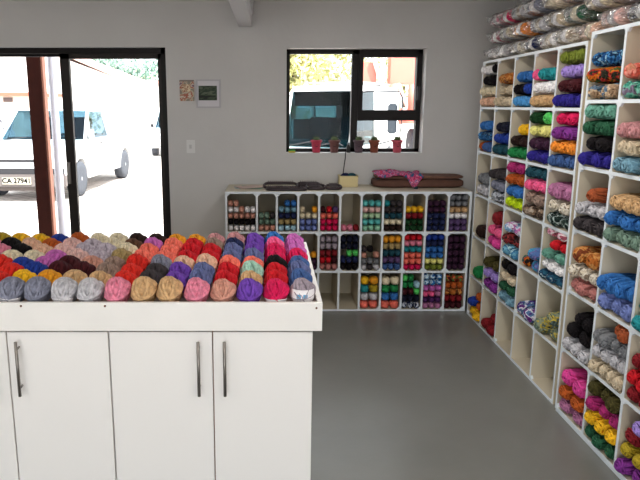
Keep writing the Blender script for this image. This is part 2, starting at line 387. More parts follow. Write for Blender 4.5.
# ================================================================== FILL CUBBIES
def layer_names(n):
    return ['bottom'] + [ORD[i] for i in range(1, n)]
ROWN = ['top', 'second', 'third', 'fourth', 'fifth', 'bottom']
count = {'s': 0, 'c': 0, 'b': 0}
def fill_tall(X, Ya, Yb, zf, layers, rown, coln, unit, hmax, step=None):
    """Ya far edge, Yb near edge of the cell opening; layers bottom->top: (colors list[, height factor])"""
    W = Ya-Yb; z = zf
    for li, lay in enumerate(layers):
        hf = 1.0
        if isinstance(lay, tuple): lay, hf = lay
        n = len(lay); hh = hmax*hf
        wd = min(W/n, .17 if n == 1 else .13)
        real = [c for c in lay if c]
        for k, c in enumerate(lay):
            if not c: continue
            L_ = .22 if wd < .1 else .2
            jx = R.uniform(-.026, .006)
            x = X + L_/2 - .006 + jx
            y = Ya - (k+.5)*W/n
            rz = R.uniform(-.05, .05)*(1 if n > 2 else .6)
            o = inst(SK[R.randrange(3)], 'yarn_skein', c, (x, y, z+hh/2), (L_/.22, wd/.07*.94, hh/.068*.98), (R.choice((0, PI)), 0, rz))
            m = len([q_ for q_ in lay if q_])
            pos = 'alone in' if m == 1 else ORD[len([q_ for q_ in lay[:k+1] if q_])-1]+' in'
            ln = 'bottom' if li == 0 else ORD[li]
            tag(o, f'{c} skein, {pos} {ln} layer, {rown} row, {coln} column, {unit}', 'yarn', f'yarn skeins in the {unit}')
            count['s'] += 1
        z += hh
def rep(c, n): return [c]*n
A = {}
A[0, 0] = [rep('peach', 4), rep('cream', 3), rep('black', 2), ['white', 'white', 'white', 'black']]
A[0, 1] = [rep('beige', 3), rep('beige', 2), rep('rust flecked', 2)]
A[0, 2] = [rep('sky blue', 4), ['black', 'black', 'royal blue'], rep('blue', 2)]
A[0, 3] = [rep('tan', 4), rep('white', 3), ['hot pink', 'teal', 'teal']]
A[0, 4] = [rep('indigo', 4), rep('maroon', 2), rep('lavender', 3), rep('olive', 3)]
A[1, 0] = [['rust orange', 'denim blue', 'denim blue'], rep('blue flecked', 3), rep('blue', 2)]
A[1, 1] = [rep('dark teal', 3), rep('royal blue', 3), rep('dark navy', 2)]
A[1, 2] = [rep('green', 3), rep('dark brown', 2), [None, 'yellow']]
A[1, 3] = [rep('indigo', 3), rep('plum', 3), rep('pale yellow', 3), ['dark green', 'bright green']]
A[1, 4] = [rep('denim blue', 4), rep('orange', 3), rep('violet', 2), rep('crimson', 2)]
A[2, 0] = [(rep('light grey', 2), 1.1), (rep('grey', 2), 1.1)]
A[2, 1] = [rep('flecked grey', 3), rep('slate grey', 2), rep('charcoal', 3)]
A[2, 2] = [rep('lime', 3), rep('blue', 2), rep('rust orange', 2), rep('magenta', 2)]
A[2, 3] = [rep('flecked brown', 3), rep('taupe', 2), rep('hot pink', 3), rep('dark teal', 3)]
A[2, 4] = [rep('black and white flecked', 3), rep('flecked cream', 2), (rep('mauve', 3), 1.2)]
A[3, 0] = [(['dark brown'], 1.35)]
A[3, 1] = [rep('fuchsia', 2), rep('hot pink', 2), (['dark red'], 1.4)]
A[3, 2] = [rep('light blue flecked', 2), rep('maroon flecked', 2), rep('pink and blue variegated', 2)]
A[3, 3] = [['orange and black variegated', 'sky and violet variegated'], [None, 'sky and violet variegated']]
A[3, 4] = [(rep('teal flecked', 3), .85), (rep('white', 3), .8), (rep('sea green', 2), .85), ([None, 'red', 'red'], .85), (rep('pink and white flecked', 2), .8)]
A[4, 0] = [(['green'], 1.3)]
A[4, 1] = [rep('violet', 2), rep('lavender', 2), (rep('dark olive', 2), 1.1)]
A[4, 2] = [(rep('dusty blue', 2), .95), (rep('forest green', 2), .9), (rep('beige', 2), .95), (rep('black', 2), 1.1)]
A[4, 3] = [(rep('violet and teal variegated', 2), 1.25)]
A[4, 4] = [(rep('yellow and grey variegated', 2), 1.2), ([None, 'yellow and grey variegated'], 1.1)]
A[5, 0] = [rep('yellow', 2), ['royal blue', 'rust orange'], [None, 'rust orange']]
A[5, 1] = [(rep('dark red', 2), 1.1), ([None, 'dark red'], 1.1)]
for (r, c), lay in A.items():
    fill_tall(AX, AY[c]-.012, AY[c+1]+.012, AZ[5-r]+.0085, lay, ROWN[r], ORD[c], 'far tall shelf', .0738)
B = {}
B[0, 0] = [rep('brown and blue flecked', 3), rep('orange and green variegated', 3), rep('blue flecked', 4)]
B[0, 1] = [(rep('green and mauve flecked', 3), 1.1), rep('coral flecked', 3)]
B[1, 0] = [rep('indigo', 4), rep('black', 2), rep('forest green', 3), rep('sea green', 3)]
B[1, 1] = [rep('dusty blue', 3), rep('beige', 3), rep('dusty pink', 3)]
B[2, 0] = [rep('charcoal', 3), rep('light grey', 3), [None, 'copper', None]]
B[2, 1] = [rep('sage', 4), rep('blue', 4), rep('tan', 4)]
B[3, 0] = [rep('salmon', 3), rep('flecked cream', 3), (rep('rust flecked', 2), 1.2)]
B[3, 1] = [(rep('periwinkle', 3), 1.15), (rep('blue', 4), 1.15)]
B[4, 0] = [rep('light grey', 3), (rep('black', 2), 1.15), ([None, 'black', 'black'], 1.0)]
B[4, 1] = [rep('beige', 4), rep('light grey', 4), rep('grey', 4), [None, None, 'copper', 'copper']]
B[5, 0] = [rep('mauve', 2), rep('rust orange', 2), (rep('fuchsia', 2), 1.2)]
B[5, 1] = [rep('forest green', 3), rep('yellow', 3), rep('magenta', 3), (rep('dark olive', 3), 1.1)]
B[3, 2] = [rep('teal', 3), rep('teal', 3)]
B[4, 2] = [rep('dark red', 3), rep('red', 3), rep('dark red', 3)]
B[5, 2] = [rep('violet', 3), rep('mustard', 3), rep('dark red', 2), [None, 'lavender', None]]
for (r, c), lay in B.items():
    fill_tall(BXX, B0-BU[c]-.012, B0-BU[c+1]+.012, BZZ[5-r]+.0085, lay, ROWN[r], ORD[c], 'near tall shelf', .0738)

# ---- back shelf balls
K = {}
K[0, 0] = [rep('white', 5), rep('black', 5), rep('rosy tan', 5), ['white', 'white', 'rosy tan', 'white', 'white'], ['rosy tan', 'rosy tan', None, None, None]]
K[0, 1] = [rep('rosy tan', 3), rep('sage', 3), ['sage', 'sage', 'charcoal']]
K[0, 2] = [rep('pale blue', 3), rep('khaki', 3), rep('navy', 3), rep('dusty blue', 3), [None, 'blue', 'blue']]
K[0, 3] = [rep('periwinkle', 3), rep('periwinkle', 3), rep('cream', 3), ['beige', None, 'golden']]
K[0, 4] = [rep('crimson', 3), rep('crimson', 3), rep('coral', 3), ['maroon', 'red', 'dusty purple']]
K[0, 5] = [['pink', 'pink', 'dark red']]
K[0, 6] = [rep('mint', 3), rep('turquoise', 3), rep('pale mint', 3), rep('pale pink', 3), rep('turquoise', 3)]
K[0, 7] = [rep('dark brown', 3), rep('cream', 3), rep('dark teal', 3), rep('charcoal', 3), ['teal', 'charcoal', 'charcoal']]
K[0, 8] = [rep('dark green', 3), rep('dark green', 3), rep('dark red', 3), rep('yellow', 3)]
K[0, 9] = [rep('navy', 3), rep('navy', 3), rep('navy', 3), rep('maroon', 3), rep('maroon', 3)]
K[0, 10] = [rep('dusty purple', 3), rep('dusty purple', 3), rep('white', 3), rep('tan', 3), rep('grey', 3), rep('grey', 3)]
K[1, 3] = [rep('dark brown', 3), rep('brown', 3), rep('golden', 3)]
K[1, 4] = [rep('salmon', 3), ['red', 'red', 'maroon'], rep('dark red', 3), rep('mauve grey', 3), rep('mauve grey', 3)]
K[1, 5] = [rep('black', 3), rep('navy', 3), [None, 'bright green', 'bright green'], rep('dark navy', 3), rep('dark navy', 3)]
K[1, 6] = [['light grey', 'charcoal', 'light grey'], rep('grey', 3), ['rosy tan', None, 'rosy tan'], ['charcoal', 'black', None]]
K[1, 7] = [rep('denim blue', 3), rep('dusty purple', 3), rep('dark teal', 3), rep('khaki', 3), rep('golden', 3)]
K[1, 8] = [rep('crimson', 3), rep('coral', 3), rep('coral', 3), rep('teal', 3), rep('pink', 3), rep('red', 3)]
K[1, 9] = [rep('olive', 3), rep('pale yellow', 3), rep('blue', 3), rep('blue', 3), rep('navy', 3), rep('royal blue', 3)]
K[1, 10] = [rep('black', 3), rep('black', 3), rep('black', 3), rep('plum', 3), rep('plum', 3)]
K[2, 6] = [rep('coral', 2), rep('light grey', 2), ['teal', 'mustard'], ['yellow', 'golden']]
K[2, 7] = [rep('coral', 2), rep('blue', 2), rep('green', 2), rep('cream', 2)]
K[2, 8] = [rep('navy and white flecked', 3), rep('dark navy', 3), ['maroon', 'maroon', 'bright green'], ['green', 'green', 'pale blue'], ['bright green', 'green', None]]
K[2, 9] = [rep('mauve', 3), rep('dark purple', 3), ['hot pink', 'hot pink', 'mauve'], rep('orchid', 3), rep('blue and white variegated', 3), rep('blue and white variegated', 3)]
K[2, 10] = [rep('maroon', 3), rep('dark red', 3), rep('rust flecked', 3), rep('rust orange', 3), rep('red and green variegated', 3)]
BROW = ['top', 'middle', 'bottom']
STUFF = {(1, 10): 99, (1, 3): 99, (0, 9): 99}
stuff_pts = []
for (r, c), lay in K.items():
    x0, x1 = BX[c]+.0095, BX[c+1]-.0095; zf = BZ[2-r]+.0085; W = x1-x0
    z = zf
    for li, l in enumerate(lay):
        n = len(l); wd = W/n
        hh = .0475 if n > 2 else .064
        if r >= 1 and len(lay) == 5 and n > 2: hh = .0545
        sag = R.uniform(-.004, 0)
        for k, col in enumerate(l):
            if not col: continue
            loc = (x0+(k+.5)*wd, SY+.05+R.uniform(-.008, .006), z+hh/2)
            scl = (1.0, wd/.05*.985, hh/.05*.985)
            if (r, c) in STUFF and (col in ('black', 'maroon', 'plum', 'dark brown', 'brown')):
                stuff_pts.append((loc, scl)); continue
            o = inst(CB[0], 'cotton_ball', col, loc, scl, (0, 0, PI/2+R.uniform(-.05, .05)))
            m = len([q_ for q_ in l if q_])
            idx = len([q_ for q_ in l[:k+1] if q_])-1
            pos = 'alone in' if m == 1 else ORD[idx]+' in'
            tag(o, f'{col} ball, {pos} {"bottom" if li == 0 else ORD[li]} layer, {BROW[r]} row, {ORD[c]} column, back shelf', 'yarn', 'small yarn balls in the low back shelf')
            count['c'] += 1
        z += hh
# the dark balls no one can tell apart: one mesh
b = MB(); src = CB[0]
for loc, scl in stuff_pts:
    M = Matrix.Translation(loc) @ Matrix.Rotation(PI/2, 4, 'Z') @ Matrix.Diagonal((*scl, 1))
    vs = [b.bm.verts.new(M @ v.co) for v in src.vertices]
    for pf in src.polygons:
        f = b.bm.faces.new([vs[i] for i in pf.vertices]); f.smooth = True
tag(b.obj('cotton_balls', ymat('plum')), 'near black and dark brown yarn balls packed in dark cubbies of the back shelf', 'yarn', None, 'stuff')

# ================================================================== COUNTER
CY = 2.216; CXR = .19; CXL = -1.75; TZ0, TZ1, TF = .793, .90, .872; TB = 3.27
ct = tag(thing('display_tray', (CXR, CY, TZ0)), 'shallow white wooden display tray full of yarn on top of the cabinets', 'tray')
def cl(b, x0, y0, z0, x1, y1, z1): b.box(x0-CXR, y0-CY, z0-TZ0, x1-CXR, y1-CY, z1-TZ0)
M_tray = mat('white painted tray', '#f0ede8', .45, noise=.03, nscale=5)
b = MB(); cl(b, CXL, CY, TZ0, CXR, CY+.018, TZ1); b.obj('front_board', M_tray, ct, bevel=.0015)
b = MB(); cl(b, CXR-.018, CY+.018, TZ0, CXR, TB, TZ1); b.obj('side_board', M_tray, ct, bevel=.0015)
b = MB(); cl(b, CXL, CY+.018, TZ0, CXL+.018, TB, TZ1); b.obj('side_board', M_tray, ct, bevel=.0015)
b = MB(); cl(b, CXL+.018, TB-.018, TZ0, CXR-.018, TB, TZ1); b.obj('back_board', M_tray, ct, bevel=.0015)
b = MB(); cl(b, CXL+.018, CY+.018, TF-.02, CXR-.018, TB-.018, TF); b.obj('base_board', mat('tray base', '#b09a90', .6), ct)
for px_, py_ in ((105, 306), (316.5, 308), (21, 306)):
    P_ = at(px_, py_, CY); MB().lathe([(.004, 0), (.004, -.002), (.001, -.0025)], 10, axis='y').obj('screw', mat('rusty screw', '#6a4030', .5, metal=.6), ct, (P_.x-CXR, 0, P_.z-TZ0))
M_door = mat('cabinet door white', '#efece8', .38)
M_carc = mat('cabinet carcass edge', '#a88474', .6)
CFY = CY+.012
def cabinet(x0, x1, doors, label):
    t = tag(thing('base_cabinet', ((x0+x1)/2, CFY, 0)), label, 'cabinet', 'white base cabinets under the yarn tray')
    c = (x0+x1)/2
    b = MB(); b.box(x0-c, .019, .08, x1-c-.016, TB-CFY, TZ0-.001); b.obj('body', [M_carc], t)
    MB().box(x1-c-.016, .019, .0, x1-c, TB-CFY, TZ0-.001).obj('end_panel', M_door, t)
    b = MB(); b.box(x0-c, .06, 0, x1-c-.016, TB-CFY, .08); b.obj('plinth', M_black, t)
    for (a, e, hx) in doors:
        d = MB().box(a-c+.0025, 0, .085, e-c-.0025, .018, TZ0-.008).obj('door', M_door, t, bevel=.0012)
        hb = MB(); X = hx-c
        hb.tube([(X, -.03, .545), (X, -.03, .757)], .006, 10); hb.tube([(X, 0, .575), (X, -.03, .575)], .0045, 8); hb.tube([(X, 0, .727), (X, -.03, .727)], .0045, 8)
        hb.obj('handle', M_steel, d)
cabinet(-.592, .158, [(-.592, -.2116, -.262), (-.2116, .158, -.166)], 'white two door base cabinet at the right end of the counter')
cabinet(-1.345, -.594, [(-1.345, -.969, -1.02), (-.969, -.594, -.925)], 'white two door base cabinet at the left end of the counter')
cabinet(-1.745, -1.347, [(-1.745, -1.347, -1.40)], 'white one door base cabinet beyond the left end of the picture')

PIT = .0985; Y0 = CY+.018+.066; DYR = .1235
CO = [
 ['mauve grey', 'denim blue', 'slate blue', 'denim blue', 'crimson', 'orchid', 'orchid', 'orchid'],
 ['crimson', 'red', 'red', 'black', 'crimson', 'crimson', 'hot pink', 'blue'],
 ['purple', 'tan', 'seafoam', 'coral', 'slate blue', 'purple', 'purple', 'purple'],
 ['rosy tan', 'red', 'red', 'coral', 'slate blue', 'slate blue', 'navy', 'dusty pink'],
 ['pink', 'slate blue', 'slate blue', 'peach', 'red', 'red', 'taupe', 'dusty pink'],
 ['tan', 'purple', 'purple', 'peach', 'red', 'red', 'red', 'golden'],
 ['tan', 'charcoal', 'charcoal', 'slate grey', 'coral', 'coral', 'coral', 'golden'],
 ['pink', 'bright red', 'bright red', 'bright red', 'coral', 'coral', 'orchid', 'dark brown'],
 ['light grey', 'tan', 'taupe', 'taupe', 'khaki', 'cream', 'brown', 'dark brown'],
 ['light grey', 'tan', 'maroon', 'rosy tan', 'lilac grey', 'lilac grey', 'cream', 'cream'],
 ['slate grey', 'golden', 'maroon', 'maroon', 'pale pink', 'lilac grey', 'lilac grey', 'cream'],
 ['slate grey', 'yellow', 'royal blue', 'orchid', 'orchid', 'pale pink', 'pale pink', 'rust orange'],
 ['slate grey', 'bright red', 'bright red', 'royal blue', 'cream', 'peach', 'rust orange', 'royal blue'],
 ['lilac grey', 'red', 'red', 'bright red', 'cream', 'black', 'peach', 'yellow'],
 ['purple', 'purple', 'dark purple', 'dark purple', 'pink', 'pink', 'black', 'yellow'],
 ['purple', 'coral', 'pink', 'pink', 'pink', 'pink', 'pink', 'mustard'],
 ['sage', 'sage', 'pink', 'pink', 'pink', 'coral', 'sage', 'dark purple'],
 ['sage', 'sage', 'pink', 'pink', 'pink', 'coral', 'sage', 'dark purple'],
]
def label_band(parent, low):
    b = MB(); bm = b.bm; nu, nv = 12, 7; g = []
    for i in range(nu+1):
        row = []
        for j in range(nv+1):
            a = -1.0+2.0*i/nu; e = (-1.05+.75*j/nv) if low else (-.75+1.15*j/nv)
            u = Vector((math.cos(e)*math.cos(a), math.cos(e)*math.sin(a), math.sin(e)))
            q_ = sup(u, 2.3); k = 1.06
            row.append(bm.verts.new((-q_.x*.058*k, q_.y*.048*k, q_.z*.046*k)))
        g.append(row)
    for i in range(nu):
        for j in range(nv):
            f = bm.faces.new([g[i][j], g[i+1][j], g[i+1][j+1], g[i][j+1]]); f.smooth = True
            f.material_index = 1 if (not low and i in (4, 5, 7, 8) and j in (3, 4)) else (2 if (low and i in (5, 6, 7) and j == 4) else 0)
    o = b.obj('label_band', [M_paper, mat('label print', '#5c9cc4', .6), mat('label print pink', '#c46a90', .6)], parent)
    md = o.modifiers.new('th', 'SOLIDIFY'); md.thickness = .0008
    return o
for ci, col in enumerate(CO):
    x = CXR-.018-.052-ci*PIT
    for ri, c in enumerate(col):
        y = Y0+ri*DYR
        if x*F/(y+.3)+PX < -40: continue      # never enters the photograph
        s = R.uniform(.95, .985); hz = R.uniform(.92, 1.06)*1.06
        o = inst(BALL[R.randrange(3)], 'chenille_ball', c, (x+R.uniform(-.002, .002), y+R.uniform(-.003, .003), TF+.046*hz*s+.001), (s, s*.995, s*hz), (0, 0, PI/2+R.uniform(-.06, .06)))
        rn = ['front row', 'second row', 'third row', 'fourth row', 'fifth row', 'sixth row', 'seventh row', 'back row'][ri]
        cn = 'rightmost column' if ci == 0 else ORD[ci]+' column from right'
        tag(o, f'{c} chenille yarn ball, {rn}, {cn}, in the counter tray', 'yarn', 'chenille yarn balls in the counter tray')
        count['b'] += 1
        if ri == 0 and ci in (0, 1, 9, 11):
            lb = label_band(o, ci != 0)
print('COUNTS', count, len(stuff_pts))

# ================================================================== PACKS ON THE TALL SHELVES
def wrap_mat():
    m = bpy.data.materials.new('clear plastic wrap'); m.use_nodes = True; N = m.node_tree.nodes; L = m.node_tree.links
    N.remove(N['Principled BSDF'])
    tr = N.new('ShaderNodeBsdfTransparent'); tr.inputs[0].default_value = (.97, .97, .97, 1)
    g = N.new('ShaderNodeBsdfGlossy'); g.inputs['Roughness'].default_value = .13
    di = N.new('ShaderNodeBsdfDiffuse'); di.inputs[0].default_value = (.9, .9, .92, 1)
    tc = N.new('ShaderNodeTexCoord'); n = N.new('ShaderNodeTexNoise'); n.inputs['Scale'].default_value = 21; n.inputs['Detail'].default_value = 2; n.inputs['Distortion'].default_value = 1.2
    L.new(tc.outputs['Object'], n.inputs['Vector']); bp = N.new('ShaderNodeBump'); bp.inputs['Strength'].default_value = .9; bp.inputs['Distance'].default_value = .02
    L.new(n.outputs['Fac'], bp.inputs['Height']); L.new(bp.outputs[0], g.inputs['Normal'])
    lw = N.new('ShaderNodeLayerWeight'); lw.inputs[0].default_value = .5; L.new(bp.outputs[0], lw.inputs['Normal'])
    fr = N.new('ShaderNodeMath'); fr.operation = 'POWER'; fr.inputs[1].default_value = 3; L.new(lw.outputs['Facing'], fr.inputs[0])
    ad = N.new('ShaderNodeMath'); ad.operation = 'ADD'; ad.inputs[1].default_value = .13; L.new(fr.outputs[0], ad.inputs[0])
    m0 = N.new('ShaderNodeMixShader'); m0.inputs[0].default_value = .07; L.new(tr.outputs[0], m0.inputs[1]); L.new(di.outputs[0], m0.inputs[2])
    mx = N.new('ShaderNodeMixShader'); L.new(ad.outputs[0], mx.inputs[0]); L.new(m0.outputs[0], mx.inputs[1]); L.new(g.outputs[0], mx.inputs[2])
    L.new(mx.outputs[0], N['Material Output'].inputs[0]); return m
M_wrap = wrap_mat()
def pack_meshes(seed):
    rr = random.Random(seed)
    b = MB()
    for k in range(3):                       # three skeins side by side inside
        y = (k-1)*.066
        b.ball((0, y*.93, 0), (.138, .033, .043), 3, mi=k % 2, fn=lambda c: sup(c, 2.8))
        pts = []
        for i in range(7*20):
            T = i/20; ph = PI*T/7; t = 2*PI*T
            Av = Vector((.97, .24*math.cos(ph), .24*math.sin(ph))); Bv = Vector((0, -math.sin(ph), math.cos(ph)))
            q_ = sup(Av*math.cos(t)+Bv*math.sin(t), 2.8); pts.append((q_.x*.140, y*.93+q_.y*.033, q_.z*.0435))
        b.tube(pts, .005, 4, mi=k % 2, caps=False)
    m1 = b.mesh('yarn_bundle'); m1.materials.append(M_white); m1.materials.append(M_white)
    b = MB()
    def fn(c):
        s_ = sup(c, 3.2)
        k = 1+.035*math.sin(c.x*19+seed)*math.cos(c.y*23+seed*2)+.03*math.sin(c.z*27+c.x*13+seed)
        return s_*k
    b.ball((0, 0, 0), (.156, .105, .0515), 4, fn=fn)
    # twisted bag end
    b.tube([(-.15, .01, 0), (-.165, .012, .008), (-.18, .02, .004)], [.03, .012, .02], 9)
    m2 = b.mesh('plastic_wrap')
    return m1, m2
PK = [pack_meshes(s) for s in range(3)]
pk_cols = [
 ['white', 'light grey', 'flecked cream', 'navy', 'white', 'flecked cream', 'peach', 'pale pink', 'navy', 'beige', 'beige', 'crimson', 'tan', 'pink'],
 ['pink and white flecked', 'flecked cream', 'orange', 'light grey', 'beige', 'forest green', 'cream', 'beige', 'seafoam', 'pale pink', 'charcoal', 'tan', 'dark red', 'beige'],
 ['pink and white flecked', 'crimson', 'light grey', 'slate grey', 'beige', 'pale pink', 'dusty blue', 'peach', 'peach', 'turquoise', 'sky blue', 'peach', 'pink', 'tan'],
]
pk2 = ['light grey', 'white', 'light grey', 'white', 'flecked cream', 'white', 'cream']
desc_used = {}
for lay, cols in enumerate(pk_cols):
    n = 10
    for i in range(n):
        y = 4.70-.231*i-(.05 if lay == 1 else 0.0)
        if lay == 2 and i == 0: y -= .06
        topz = (AZ[-1] if y-.1 > B0+.02 else BZZ[-1])+TT/2
        if y-.11 < B0+.02 and y+.11 > B0: topz = BZZ[-1]+TT/2
        col = cols[i]; c2 = pk2[(i+lay) % 7]
        z = topz+.0535+lay*.107
        t = tag(thing('yarn_pack', (AX+.15+R.uniform(-.012, .012), y, z)), f'{col} yarn pack, {ORD[i]} from far end, {["bottom","middle","top"][lay]} layer on the tall shelves', 'yarn pack', 'plastic wrapped yarn packs on the tall shelves')
        t.rotation_euler = (R.uniform(-.05, .05), R.uniform(-.02, .02), R.uniform(-.09, .09))
        m1, m2 = PK[R.randrange(3)]
        o = bpy.data.objects.new('yarn_bundle', m1); C.objects.link(o); o.parent = t
        for sl, cc_ in zip(o.material_slots, (col, c2)): sl.link = 'OBJECT'; sl.material = ymat(cc_)
        o = bpy.data.objects.new('plastic_wrap', m2); C.objects.link(o); o.parent = t
        if not m2.materials: m2.materials.append(M_wrap)

# ================================================================== WINDOW SILL POTS
sillz = WZ0
def pot(px_, colname, hexc, label, plant='#4c5c34'):
    x = at(px_, 145, WY+.045).x
    t = tag(thing('crochet_pot', (x, WY+.05, sillz)), label, 'plant pot', 'crochet pots on the window sill'); t.scale = (1.08, 1.08, 1.08)
    m = mat('crochet '+colname, hexc, .9, noise=.12, nscale=60, bump=.5, bscale=200)
    b = MB().lathe([(.001, 0), (.028, 0), (.031, .02), (.036, .078), (.043, .080), (.044, .094), (.038, .096), (.034, .086), (.001, .082)], 22)
    b.obj('pot', m, t)
    b = MB(); b.ball((0, 0, .098), (.027, .027, .022), 2)
    for k in range(14):
        a = k*2.4; e = .3+.9*((k*7) % 10)/10
        d = Vector((math.cos(a)*math.cos(e), math.sin(a)*math.cos(e), math.sin(e)))
        b.tube([Vector((0, 0, .098))+d*.016, Vector((0, 0, .1))+d*.032], [.005, .001], 5)
    b.obj('cactus', mat('cactus '+plant, plant, .8, noise=.3, nscale=80), t)
    b = MB(); b.tube([(-.010, -.0365, .052), (-.004, -.0368, .048), (.004, -.0368, .048), (.010, -.0365, .052)], .0022, 5)
    b.ball((-.011, -.036, .060), .0026, 1); b.ball((.011, -.036, .060), .0026, 1)
    b.obj('stitched_face', M_black, t)
pot(316.3, 'pink', '#c8445c', 'pink crochet cactus pot, leftmost on the window sill')
pot(334.3, 'cocoa', '#7c5450', 'cocoa brown crochet cactus pot, second from left on the window sill')
pot(358.8, 'plum grey', '#645058', 'plum grey crochet cactus pot beside the window mullion')
pot(374.3, 'rust', '#90503c', 'rust brown crochet cactus pot under the lower right pane')
pot(397.3, 'rose', '#c85868', 'rose pink crochet cactus pot, rightmost on the window sill')
x = at(348.5, 145, WY+.04).x
t = tag(thing('small_bottle', (x, WY+.04, sillz)), 'small black bottle standing on the sill in front of the mullion', 'bottle')
MB().lathe([(.001, 0), (.016, 0), (.016, .05), (.009, .062), (.009, .066), (.001, .066)], 14).obj('bottle_body', M_black, t)
MB().lathe([(.001, .066), (.011, .066), (.011, .082), (.001, .083)], 14).obj('cap', mat('grey cap', '#5c5c64', .4), t)
x = at(290.5, 149, WY+.04).x
t = tag(thing('sponge', (x+.012, WY+.045, sillz)), 'small green and yellow sponge on the left end of the window sill', 'sponge')
MB().box(-.028, -.02, 0, .028, .02, .014).obj('foam', mat('yellow foam', '#b8a83c', .9, bump=.4, bscale=120), t, bevel=.002)
MB().box(-.028, -.02, .0142, .028, .02, .022).obj('scourer', mat('green scourer', '#3c8c30', .95), t, bevel=.001)

# ================================================================== ON THE BACK SHELF
TOPZ = BZ[-1]+TT/2
def top(px_, py_):          # a point on the shelf top seen at that pixel
    a = math.atan((py_-PY)/F)+PITCH; Y = (H-TOPZ)/math.tan(a); return at(px_, py_, Y)
# leaflets
P_ = top(247, 188)
for k, (dx, dy, rz, hx, lb) in enumerate([(0, 0, .15, '#9fb0b8', 'pale blue pattern leaflet, lowest of three on the left end of the back shelf'), (.035, -.02, -.3, '#6c9c88', 'green pattern leaflet between two others on the back shelf'), (.02, -.03, .42, '#c8a89c', 'peach pattern leaflet, topmost on the left end of the back shelf')]):
    o = MB().box(-.10, -.07, 0, .10, .07, .003).obj('leaflet', mat('leaflet %d' % k, hx, .35, noise=.25, nscale=14), None, (P_.x+dx, P_.y+dy+.03, TOPZ+.0005+.0035*k), rz)
    tag(o, lb, 'leaflet', 'leaflets on the back shelf')
# knitting looms: dark pegged frames
def loom(px0, px1, ypx, wd, label, z=0, tilt=0, peg='#c8b0a0', dY=0):
    a_, c_ = top(px0, ypx), top(px1, ypx); L_ = (c_-a_).length
    t = tag(thing('knitting_loom', (a_.x+L_/2, a_.y+dY, TOPZ+z)), label, 'knitting loom', 'dark knitting looms on the back shelf'); t.rotation_euler.x = tilt; t.location.z += wd/2*math.sin(tilt)
    pts = []
    for i in range(40):
        an = 2*PI*i/40; cx_ = (L_/2-wd/2)*(1 if math.cos(an) > 0 else -1)
        pts.append((cx_+wd/2*math.cos(an), wd/2*math.sin(an), .011))
    MB().tube(pts, .0105, 8, closed=True).obj('loom_frame', mat('loom plastic', '#24141a', .4), t)
    b = MB(); n = max(8, int(L_/.02))
    for i in range(n):
        x_ = -L_/2+wd/2+(L_-wd)*i/(n-1)
        for s_ in (-1, 1): b.tube([(x_, s_*wd/2, .018), (x_, s_*wd/2, .034)], .0035, 6)
    b.tube([(p_[0], p_[1], .0215) for p_ in pts], .0032, 6, closed=True)
    b.obj('pegs', mat('loom pegs', peg, .5), t)
loom(267, 306, 190.5, .05, 'long dark knitting loom lying flat at the shelf front, left of two short looms', peg='#3c2c30')
loom(306, 325, 189.5, .06, 'short dark knitting loom between the long looms and another short loom', tilt=.30)
loom(325.5, 341, 189.5, .06, 'short dark knitting loom nearest the cream box', tilt=.30)
loom(264, 297, 188.5, .07, 'pegged loom with pale pegs, tilted behind the long flat loom', tilt=.40, peg='#d8c4b4')
loom(297.5, 319, 187, .05, 'thin pegged loom at the back, right of the pale pegged loom', tilt=.35, peg='#b09890')
# cream box
P_ = top(348.7, 187); t = tag(thing('storage_box', (P_.x, P_.y+.06, TOPZ)), 'small cream open box with dark bundles inside on the back shelf', 'box')
M_box = mat('cream card', '#d8c896', .7)
b = MB(); w_, d_, h_ = .074, .055, .088
b.box(-w_, -d_, 0, w_, d_, .004); b.box(-w_, -d_, .004, w_, -d_+.004, h_); b.box(-w_, d_-.004, .004, w_, d_, h_); b.box(-w_, -d_+.004, .004, -w_+.004, d_-.004, h_); b.box(w_-.004, -d_+.004, .004, w_, d_-.004, h_)
b.obj('box_body', M_box, t)
b = MB(); b.tube([(-w_-.002, -d_-.002, h_-.004), (w_+.002, -d_-.002, h_-.004), (w_+.002, d_+.002, h_-.004), (-w_-.002, d_+.002, h_-.004)], .004, 6, closed=True); b.obj('rim', M_box, t)
for k in range(2):
    o = inst(CB[0], 'cotton_ball', ['navy', 'dark teal'][k], (P_.x-.026+.052*k, P_.y+.06, TOPZ+.0045+.052), (.9, .95, 2.0))
    tag(o, ['navy yarn ball poking out of the left of the cream box', 'dark teal yarn ball poking out of the right of the cream box'][k], 'yarn')
# brown cushion roll (folded blanket)
a_ = top(374, 188.5); c_ = top(466, 188.5); L_ = c_.x-a_.x
t = tag(thing('folded_blanket', ((a_.x+c_.x)/2, a_.y+.13, TOPZ)), 'long brown folded blanket lying on the right end of the back shelf', 'blanket')
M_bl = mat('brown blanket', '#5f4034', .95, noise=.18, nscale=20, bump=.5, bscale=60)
def folded(L_, W_, H_, seed, rise=.0):
    b = MB(); prof = []; n = 24
    rings = []
    for i in range(31):
        u = i/30; x_ = -L_/2+L_*u
        e = min(1, 14*min(u, 1-u)**1.0+.55); ring = []
        for j in range(n):
            an = 2*PI*j/n; c, s_ = math.cos(an), math.sin(an)
            y_ = W_/2*math.copysign(abs(c)**.55, c)*(.9+.1*e); z_ = H_/2*(1+math.copysign(abs(s_)**.6, s_)*e)
            z_ *= 1+.06*math.sin(x_*22+seed)*(s_ > 0)+rise*u
            ring.append(b.bm.verts.new((x_, y_, z_)))
        rings.append(ring)
    for A_, B_ in zip(rings, rings[1:]):
        for j in range(n):
            f = b.bm.faces.new([A_[j], A_[(j+1) % n], B_[(j+1) % n], B_[j]]); f.smooth = True
    b.bm.faces.new(rings[0]); b.bm.faces.new(rings[-1]); return b
